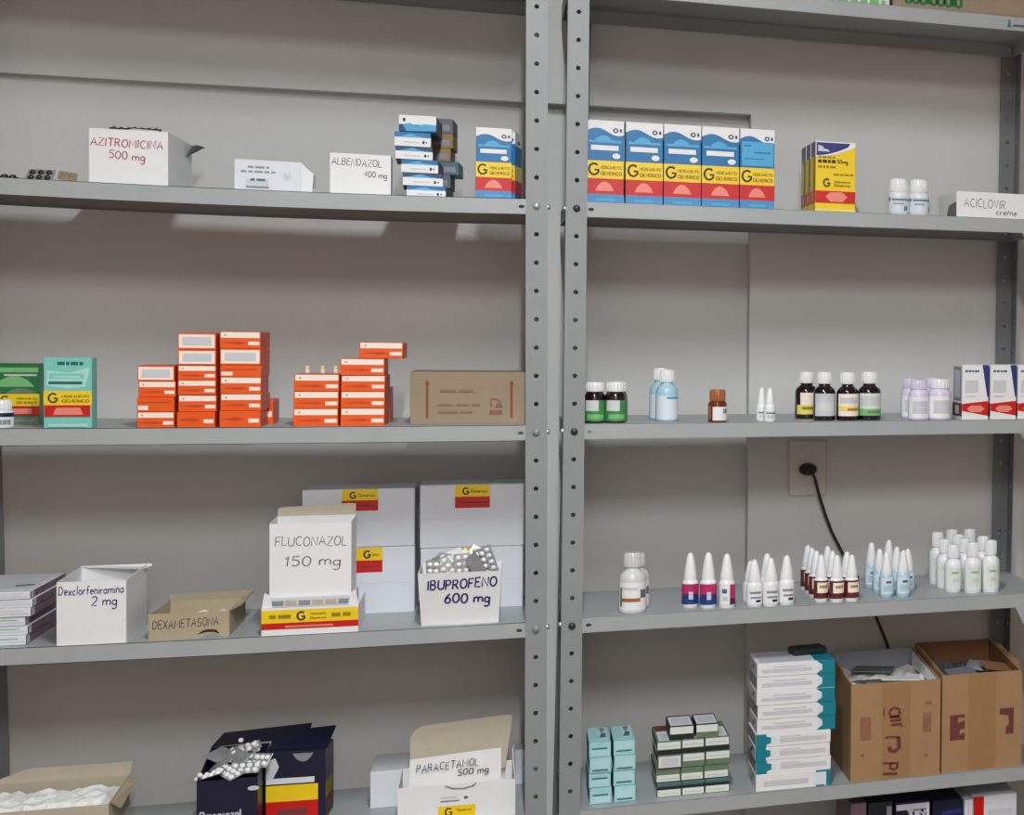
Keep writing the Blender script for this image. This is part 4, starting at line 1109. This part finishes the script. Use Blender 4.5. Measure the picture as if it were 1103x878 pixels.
for x, y, hh, nm in wdp:
    bottle('dropper_bottle', 'plain white dropper bottle right of the magenta ones, %s of five' % nm, 'bottle', (x, y, .8443, .0295, hh), PLASW, PLASW, 'dropper', 'plain white dropper bottles', PLASW, (.06, .42), (-70, 70), [(.28, .33, -35, 45, GREYP), (.18, .22, -30, 50, GREYP), (.10, .15, 5, 45, BLACK)])
proto = None
def rows_of(name, pts, w_, z, mk):
    """first bottle is built, the others are copies of it and its parts"""
    p = None
    for i, (x, y, s, lb) in enumerate(pts):
        if p is None:
            p = mk((x, y, z)); c = p
        else:
            c = dup(p, (x, y + w_ / 2, z))
        c.scale = (1, 1, s); c['label'] = lb
lb = 'white-nozzled dropper bottle with wine-red label, '
rows_of('rd', [(.5140, .048, 1.0, lb + 'front row left'), (.5320, .0345 + .0, 1.0, ''), ][:1] +
        [(.5420, .036, 1.0, lb + 'front row middle'), (.5710, .038, .99, lb + 'front row right'),
         (.5130, .100, 1.01, lb + 'left file, second'), (.5130, .150, 1.01, lb + 'left file, third'), (.5130, .200, 1.0, lb + 'left file, rearmost'),
         (.5420, .085, 1.02, lb + 'middle file, second'), (.5440, .150, 1.03, lb + 'middle file, rearmost'), (.5700, .084, .99, lb + 'right file, second')],
        .0272, .845, lambda p: bottle('dropper_bottle', 'x', 'bottle', (p[0], p[1], p[2], .0272, .0905), PLASW, PLASW, 'dropper', 'wine-red labelled dropper bottles', WINE, (.08, .46), (-120, 120), [(.20, .42, -38, 62, PEACH), (.30, .36, -20, 45, OLIVE)]))
lb = 'pale blue dropper bottle with white nozzle, '
rows_of('ld', [(.6435, .060, 1.0, lb + 'front left'), (.6755, .056, 1.03, lb + 'front right'), (.6385, .185, 1.04, lb + 'rear left'), (.6420, .120, .99, lb + 'left file, middle'),
               (.6720, .175, 1.10, lb + 'rear middle, tallest'), (.6745, .110, 1.03, lb + 'right file, second'), (.6990, .120, .96, lb + 'right edge')],
        .0270, .8455, lambda p: bottle('dropper_bottle', 'x', 'bottle', (p[0], p[1], p[2], .027, .089), LBLUE, PLASW, 'dropper', 'pale blue dropper bottles', PLASB, (.08, .44), (-62, 62), [(.32, .37, -15, 30, SLATE), (.14, .28, -35, 40, LBLUE)]))
lb = 'white bottle with narrow cap and faint green print, '
rows_of('ws', [(.7835, .080, .94, lb + 'front row left'), (.8190, .060, 1.0, lb + 'front row middle'), (.8560, .060, 1.03, lb + 'front row right'),
               (.7800, .135, .99, lb + 'left file, second'), (.7790, .195, 1.06, lb + 'left file, rearmost'), (.8160, .110, 1.02, lb + 'middle file, second'), (.8140, .160, 1.04, lb + 'middle file, third'), (.8130, .210, 1.09, lb + 'middle file, rearmost'),
               (.8540, .112, 1.05, lb + 'right file, second'), (.8500, .205, 1.09, lb + 'right file, rearmost')],
        .0345, .846, lambda p: bottle('plastic_bottle', 'x', 'bottle', (p[0], p[1], p[2], .0345, .101), PLASW, PLASW, 'spray', 'white bottles with narrow caps', PLASW, (.08, .56), (-60, 60), [(.12, .52, -42, 42, LEAF), (.40, .44, -25, 25, GREENL), (.22, .30, -15, 20, GREYL)]))

# ================================================================== shelf 4, left unit
ZS4 = .4931
# beige open carton with white wadding
o = open_carton('beige_carton', 'open beige carton with raised back flap and white contents at the lower left corner', 'box', (-.742, .015, ZS4, .196, .082), .15, .002, CREAM, CREAM, hb=.092)
w, d, h = dims(o)
flap(o, 'back_flap', [(-w / 2, d, .088), (w / 2, d, .088), (w / 2 + .003, d + .012, .1115), (-w / 2 + .05, d + .012, .1125), (-w / 2 + .012, d + .006, .100)], .0016, CREAM)
flap(o, 'side_flap', [(w / 2, .012, h - .002), (w / 2 + .010, .030, h - .016), (w / 2 + .012, d - .02, .084), (w / 2, d - .004, .0905)], .0016, KRAFTB)
mb = MB(); crumple(mb, -w / 2 + .003, w / 2 - .003, .004, d - .02, .084, .005, PAPERW, 18, 9, 3, .012); q = mb.build('white_wadding', o); q['kind'] = 'stuff'

o = open_carton('navy_box', 'open navy box lettered Omeprazol, heaped with blister strips', 'box', (-.4800, .045, ZS4, .090, .100), .14, .0016, NAVY, NAVY, hb=.125)
w, d, h = dims(o)
panel(o, 'front', w, d, h, [('s', 'Omeprazol', .05, .72, .36, .0115, GREYL, .0026), ('p', disc(.93, .82, .10, .04), GREYL), ('r', .02, .9, .06, .10, SLATE)])
flap(o, 'back_flap', [(-w / 2, d, .125), (w / 2 + .06, d + .01, .128), (w / 2 + .06, d + .06, .142), (-w / 2 + .012, d + .05, .137)], .001, NAVY)
px0, pz0 = o.location.x, o.location.z
proto = heap_strip(FOIL, PILLW, 'silver blister strip with white pills heaped on the navy box', 'strips heaped on the navy box')
rnd = random.Random(31)
hp = [(-.030, .022, .106), (-.018, .058, .116), (-.002, .022, .109), (.004, .075, .122), (.022, .030, .112), (.026, .075, .126), (.040, .045, .120), (-.026, .095, .124), (.012, .10, .130)]
for i, (a, b, c_) in enumerate(hp):
    c = proto if i == 0 else dup(proto)
    c.location = (px0 + a, .045 + b, pz0 + c_ - .002)
    c.rotation_euler = (.45 + rnd.uniform(-.35, .45) + (math.pi if i % 2 else 0), rnd.uniform(-.4, .4), rnd.uniform(-1.2, 1.2))
    c['label'] = 'blister strip in the heap over the navy box, %s' % ('front left', 'second row left', 'front middle', 'second row middle', 'front right', 'second row right', 'right edge', 'rear left', 'rear right')[i]
for i, (a, b, c_) in enumerate([(-.042, .012, .104), (.008, .085, .142), (.030, .07, .137)]):
    e = empty('pill', (px0 + a, .045 + b, pz0 + c_))
    mb = MB(); mb.lathe([(.0004, 0), (.003, .0008), (.0042, .003), (.0042, .005), (.003, .0072), (.0004, .008)], PILLW, 10); mb.build('tablet', e)
    tag(e, 'round white tablet lying on top of the heap over the navy box, %s of three' % ('left', 'rear', 'right')[i], 'pill', 'loose tablets on the navy box')
k = T['navy2']
o = carton('medicine_carton', 'navy carton with white, yellow and red bands behind the navy box', 'box', (-.3850, .105, ZS4, .092, .124), .085, NAVY, rz=-.06)
w, d, h = dims(o)
panel(o, 'front', w, d, h, [('p', hill(.45, .80, .98, .86)[::-1], GREYP), ('r', .0, .82, .56, .64, COOLW), ('r', .0, .88, .31, .54, YEL), ('r', 0, .88, .06, .31, RED), ('r', .2, .7, .12, .2, MAROON), ('p', [(0, .9), (0, .62), (.12, .64), (.22, .8), (.16, .93)], GREYL)])
panel(o, 'right', w, d, h, [('r', .0, .9, .06, .31, MAROON), ('r', 0, .8, .31, .54, OLIVE)])
flap(o, 'top_flap', [(-w / 2, .02, h), (w / 2, .02, h), (w / 2 + .006, .075, h + .026), (-w / 2, .075, h + .020)], .001, NAVY)

o = carton('white_carton', 'plain white carton lying behind the paracetamol box', 'box', (-.2120, .150, ZS4, .120, .0665), .13, COOLW, c=.001)
o = carton('white_carton', 'small white carton beside the left post, behind the paracetamol box', 'box', (-.004, .232, ZS4, .060, .066), .06, COOLW, c=.001)
w, d, h = dims(o); panel(o, 'top', w, d, h, [('r', .1, .9, .1, .9, GREYL), ('p', disc(.4, .5, .12, .2), GREYC)])
x, y, z, w_, h_ = T['parac']
o = open_carton('white_box', 'open white box with raised flap handwritten PARACETAMOL 500 mg', 'box', (x, .03, ZS4, w_, .064), .115, .0016, hb=.07)
w, d, h = dims(o)
panel(o, 'front', w, d, h, [('r', .34, .655, .08, .40, YEL), ('t', 'G', .40, .14, .0125, BLACK, .0026), ('s', 'Generico', .50, .62, .24, .0045, OLIVE, .001), ('r', .36, .52, .52, .56, GREYP), ('r', .36, .50, .62, .66, GREYL), ('p', disc(.575, .61, .02, .04), SLATE),
      ('p', [(.39, .96), (.46, .86), (.56, .84), (.64, .90), (.67, .99), (.66, .99), (.62, .92), (.55, .88), (.47, .90), (.41, .97)], GREYP)])
flap(o, 'inner_card', [(-w / 2 + .016, .020, .045), (w / 2 - .024, .020, .050), (w / 2 - .024, .026, .1165), (-w / 2 + .018, .026, .107)], .0012, WHITE)
mb = MB(); rnd = random.Random(15)
for tx, u0, u1, v, sz, rise in [('PARACETAMOL', -.066, .034, .0850, .0125, .05), ('500 mg', .000, .050, .0740, .0105, .07)]:
    ln, L = strokes(tx, sz, gap=.2, slant=.1, jit=.07, rnd=rnd); f = (u1 - u0) / L
    ribbon(mb, ln, .0015, lambda a, b: (u0 + a * f, .0175, v + b + rise * a * f), INKBLK)
mb.build('handwriting', o)
flap(o, 'back_flap', [(-w / 2 + .014, .10, .055), (w / 2 - .018, .10, .060), (w / 2 - .006, .118, .150), (w / 2 - .010, .119, .1535), (w / 2 - .018, .119, .1545), (-w / 2 + .034, .117, .1450), (-w / 2 + .020, .115, .138), (-w / 2 + .013, .113, .124)], .0014, CREAM)
flap(o, 'end_ear', [(w / 2 - .001, .004, .060), (w / 2 - .001, .090, .066), (w / 2 - .003, .085, .105), (w / 2 - .006, .060, .104)], .001, WHITE)

# ================================================================== shelf 4, right unit
for c, cn in (('aq1', 'left'), ('aq2', 'right')):
    z = T[c + '_0'][2]
    for i in range(4):
        x, y, zi, w_, h_ = T['%s_%d' % (c, i)]
        zn = T['%s_%d' % (c, i + 1)][2] if i < 3 else zi + h_
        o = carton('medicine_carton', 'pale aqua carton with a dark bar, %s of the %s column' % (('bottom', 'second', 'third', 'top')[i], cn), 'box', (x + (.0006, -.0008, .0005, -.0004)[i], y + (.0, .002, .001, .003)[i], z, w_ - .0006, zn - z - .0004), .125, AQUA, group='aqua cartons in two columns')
        w, d, h = dims(o)
        bv = {'left': (.52, .58, .12, .55), 'right': (.14, .18, .10, .26)}[cn][i]
        panel(o, 'front', w, d, h, [('r', .08, .92, bv + .14 if bv < .5 else .08, .92 if bv < .5 else bv - .04, AQUAL), ('r', .14, .84, bv, bv + .10, SLATE), ('r', .05, .95, .0, .03, SLATE)])
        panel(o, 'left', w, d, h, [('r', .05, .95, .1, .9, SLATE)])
        if i == 3: panel(o, 'top', w, d, h, [('r', .1, .9, .05, .95, AQUAL), ('p', [(.50, .3), (.80, .3), (.84, .55), (.64, .6)], SLATE), ('p', [(.6, .6), (.8, .7), (.8, .92), (.55, .9)], GREYP), ('r', .15, .45, .2, .8, AQUA)])
        z = zn
for c, cn in (('gw1', 'left'), ('gw2', 'middle'), ('gw3', 'right')):
    z = T[c + '_0'][2]
    for i in range(4):
        x, y, zi, w_, h_ = T['%s_%d' % (c, i)]
        zn = T['%s_%d' % (c, i + 1)][2] if i < 3 else zi + h_
        fl = (i + (cn != 'left')) % 2
        o = carton('medicine_carton', 'dark green carton with white end label, %s of the %s column' % (('bottom', 'second', 'third', 'top')[i], cn), 'box', (x + (.0, -.0015, .001, .0)[i], y + (.0, .003, .001, .002)[i], z, w_ - .0006, zn - z - .0004), .125, MOSS, group='green and white cartons in three columns')
        w, d, h = dims(o)
        panel(o, 'front', w, d, h, {0: [('r', .03, .97, .05, .52, LEAF), ('r', 0, 1, .54, .76, INKG), ('r', 0, 1, .80, .98, SLATE), ('r', .1, .9, .2, .3, GREYL)], 1: [('r', .03, .97, .08, .56, LEAF), ('r', 0, 1, .0, .06, INKG), ('r', .1, .9, .22, .32, GREYL)], 2: [('r', .03, .97, .44, .94, LEAF), ('r', .1, .9, .6, .7, GREYL)], 3: [('r', .03, .97, .40, .92, LEAF), ('r', 0, 1, 0, .36, INKG), ('r', .1, .9, .58, .68, GREYL)]}[i] if (cn, i) != ('left', 2) else [('r', .05, .95, .1, .9, LEAF), ('r', .14, .86, .2, .8, GREYL), ('r', 0, 1, 0, .08, MAROON)])
        panel(o, 'left', w, d, h, [('r', .03, .97, .1, .5, LEAF), ('r', .0, 1, .7, 1, INKG)])
        if i == 3: panel(o, 'top', w, d, h, [('r', .08, .92, .02, .62, LEAF), ('r', .2, .8, .1, .5, GREYL), ('r', .06, .94, .66, .98, MAROON if cn == 'left' else MOSS)])
        z = zn
    for_top = z
zt = max(T['gw1_3'][2] + T['gw1_3'][4], T['gw2_3'][2] + T['gw2_3'][4]) + .0003
for i, n in enumerate(('gwt1', 'gwt2')):
    x, y, _, w_, h_ = T[n]
    o = carton('medicine_carton', 'dark green carton with white top label lying across the green stack, %s of two' % ('left', 'right')[i], 'box', (x, y + .004, (zt, T['gw2_3'][2] + T['gw2_3'][4] + .0003)[i] + (0 if i == 0 else .0003), w_ - .0006, .0245), .085, INKG, group='pair of cartons on top of the green stack')
    w, d, h = dims(o)
    panel(o, 'front', w, d, h, [('r', .03, .97, .40, .95, LEAF), ('r', 0, 1, 0, .36, INKG if i == 0 else MOSS)])
    panel(o, 'top', w, d, h, [('r', .05, .95, .06, .90, COOLW), ('r', .15, .85, .2, .75, GREYL), ('r', .05, .95, .92, 1, MAROON)])

z = T['tl0'][2]
for i in range(9):
    lower = i < 4
    n = 'tl%d' % i if lower else 'tu%d' % (i - 4)
    x, y, zi, w_, h_ = T[n]
    hh = h_
    o = carton('medicine_carton', 'long white carton, %s from the bottom of its stack%s' % (('first', 'second', 'third', 'fourth', 'fifth', 'sixth', 'seventh', 'eighth', 'ninth')[i], ', teal end at %s' % ('left' if lower and i > 0 else 'right')), 'box', (x + (.0, .001, -.001, .0)[i % 4], y + .002 + (.0, .002, .001)[i % 3], z, w_ - .001, hh - .0004), .11, WHITE, group='long white and teal cartons')
    w, d, h = dims(o)
    if i == 0: it = [('r', .94, 1, 0, 1, TEAL), ('r', .78, .94, .12, .88, PLASB), ('r', .80, 1, .88, 1, TEAL), ('r', .80, .92, .0, .10, TEAL), ('r', .1, .7, .3, .6, GREYL)]
    elif lower: it = [('p', [(0, 0), (.14, 0), (.14, .2), (.22, .32), (.20, .5), (.23, .7), (.14, .8), (.14, 1), (0, 1)], TEAL), ('p', [(.20, .3), (.25, .25), (.28, .5), (.25, .78), (.20, .7)], PLASB), ('r', .32, .94, .3, .62, GREYL), ('r', .32, .6, .7, .78, GREYL)]
    else: it = [('p', [(.76, 1), (.80, .8), (.84, .66), (.78, .5), (.84, .34), (.78, .12), (.76, 0), (1, 0), (1, 1)], TEAL), ('p', disc(.80, .5, .035, .3), PLASB), ('r', .06, .70, .3, .55, GREYL), ('r', .2, .62, .66, .74, GREYL)]
    panel(o, 'front', w, d, h, it)
    panel(o, 'left', w, d, h, [('r', .06, .94, .1, .9, GREYP if i % 2 else GREYL), ('p', [(.3, .2), (.5, .2), (.8, .8), (.6, .8)], SLATE if i in (2, 5) else GREYP)])
    panel(o, 'right', w, d, h, [('r', 0, 1, 0, 1, TEAL)])
    if i == 8: panel(o, 'top', w, d, h, [('r', .05, .72, .1, .9, GREYL), ('r', .74, 1, 0, 1, TEAL)])
    z += hh
o = carton('dark_pouch', 'small dark green packet lying on top of the long teal stack', 'box', (.500, .085, z, .066, .014), .04, INKG, rz=.2, c=.003)

def crate(label, key, d, marks, name='cardboard_box', hb=None):
    x, y, z, w_, h_ = key
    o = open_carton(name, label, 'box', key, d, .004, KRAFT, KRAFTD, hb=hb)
    w, d, h = dims(o)
    mb = MB(); mb.face([(-.028, -.0004, 0.001), (.028, -.0004, .001), (.028, -.0004, h - .002), (-.028, -.0004, h - .002)], KRAFTP if name == 'x' else TANTAPE); mb.build('tape', o)
    panel(o, 'front', w, d, h, marks)
    return o
TANTAPE = mat('clear_brown_tape', (160, 122, 84), 0.35, var=.05)
k = T['cb1']
fmv = []
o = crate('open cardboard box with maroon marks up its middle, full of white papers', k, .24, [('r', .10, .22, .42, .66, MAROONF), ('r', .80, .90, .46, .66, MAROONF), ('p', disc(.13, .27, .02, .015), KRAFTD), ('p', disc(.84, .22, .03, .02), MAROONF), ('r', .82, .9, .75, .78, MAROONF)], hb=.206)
w, d, h = dims(o)
mb = MB()
gl = [([(288, 215), (290, 262)], 5), ([(325, 225), (318, 245), (330, 262), (365, 262), (378, 245), (372, 225), (345, 215), (325, 225)], 10), ([(318, 266), (382, 268)], 8),
      ([(325, 287), (385, 285)], 10), ([(328, 310), (385, 308), (390, 325)], 10), ([(298, 378), (340, 376), (378, 382)], 8), ([(370, 380), (374, 440), (350, 458), (326, 452), (318, 430)], 17),
      ([(285, 520), (372, 525)], 9), ([(330, 522), (325, 550), (345, 560), (365, 550), (366, 528)], 11), ([(285, 578), (365, 584)], 10)]
for L_, wd_ in gl:
    ribbon(mb, [[((a - 357) * .000352, (612 - b) * .000352) for a, b in L_]], wd_ * .00048, lambda a, b: (a, -.0012, b), MAROON)
mb.build('printed_letters', o)
flap(o, 'liner_bag', [(w / 2 - .006, .006, h + .001), (w / 2 - .006, d - .008, .206), (w / 2 - .010, d - .03, .175), (w / 2 - .012, .012, h - .012)], .001, PLASG)
flap(o, 'liner_bag', [(-w / 2 + .006, d - .008, .150), (w / 2 - .008, d - .008, .150), (w / 2 - .008, d - .007, .210), (-w / 2 + .002, d - .007, .207)], .001, GREYP)
mb = MB(); crumple(mb, -w / 2 + .006, w / 2 - .006, .006, d - .014, h - .012, .006, PAPERW, 10, 8, 11, .004); q = mb.build('paper_bundle', o)
for i, (u, v, r, m) in enumerate([(-.05, .05, .3, PLASG), (.03, .025, -.1, WHITE), (-.03, .12, -.4, GREYC)]):
    mb = MB(); mb.cbox(-.04, .04, -.028, .028, 0, .002, m, .0006); q = mb.build('paper_sheet', o, (u * .6, v + .02, h - .006 + .002 * i)); q.rotation_euler = (.08 * (i - 2), .05 * (2 - i), r)
k = T['cb2']
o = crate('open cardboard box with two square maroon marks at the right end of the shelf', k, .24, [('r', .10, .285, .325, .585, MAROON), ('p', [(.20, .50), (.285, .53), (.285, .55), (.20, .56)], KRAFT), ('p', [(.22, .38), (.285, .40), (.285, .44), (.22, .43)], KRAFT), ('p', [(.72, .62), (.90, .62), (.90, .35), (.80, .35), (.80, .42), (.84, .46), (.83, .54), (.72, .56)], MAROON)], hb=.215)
w, d, h = dims(o)
mb = MB(); crumple(mb, -w / 2 + .006, w / 2 - .006, .006, d - .008, h - .018, .010, GREYC, 10, 8, 13, .006); mb.build('plastic_bundle', o)
for i, (u, v, r, m) in enumerate([(-.03, .05, .3, GREYC), (.02, .08, -.4, GREYP), (.04, .05, .2, KRAFTD)]):
    mb = MB(); mb.cbox(-.03, .03, -.02, .02, 0, .003, m, .0006); q = mb.build('packet', o, (u, v, h - .008 + .004 * i)); q.rotation_euler = (.25, .1 * i, r)
flap(o, 'side_flap', [(w / 2, .01, h), (w / 2 + .006, .04, h + .010), (w / 2 + .006, .18, .214), (w / 2, .2, .212)], .003, KRAFT)

# ================================================================== shelf 5, right unit: the tops of cartons in a row
zz5 = T['r5a'][2]
def tallbox(label, x, w_, h_, m, d=.16, y=.060, items=(), rz=0.0):
    o = carton('medicine_carton', label, 'box', (x, y, zz5, w_, h_), d, m, rz=rz, group='cartons on the lowest shelf in view')
    w, d, h = dims(o)
    if items: panel(o, 'front', w, d, h, items)
    return o
tallbox('mauve carton at the bottom edge, leftmost of the lowest row', .591, .030, .300, MAUVE)
tallbox('black carton at the bottom edge, second of the lowest row', .634, .048, .297, INKG, items=[('r', .1, .9, .8, .95, NAVY), ('r', .75, .95, .8, .97, GREYP)])
tallbox('black carton with white lettering, middle of the lowest row', .6975, .070, .293, NAVY, items=[('r', .04, .96, .945, .985, GREYL), ('s', 'TIN', .36, .86, .90, .011, GREYL, .004), ('r', .9, .98, .80, .985, COOLW)])
tallbox('navy carton on the lowest row, left of the red and white one', .7690, .062, .289, NAVYB if False else NAVY, items=[('r', .3, .95, .90, .93, NAVYB)])
tallbox('thin white carton left of the red-banded one on the lowest row', .8115, .017, .285, COOLW, items=[('r', .4, .6, .7, .98, GREYL)])
tallbox('white carton with a red stripe at the right of the lowest row', .8665, .090, .290, COOLW, items=[('r', .0, .24, .6, 1, RED), ('r', .34, .9, .86, .9, GREYL)])
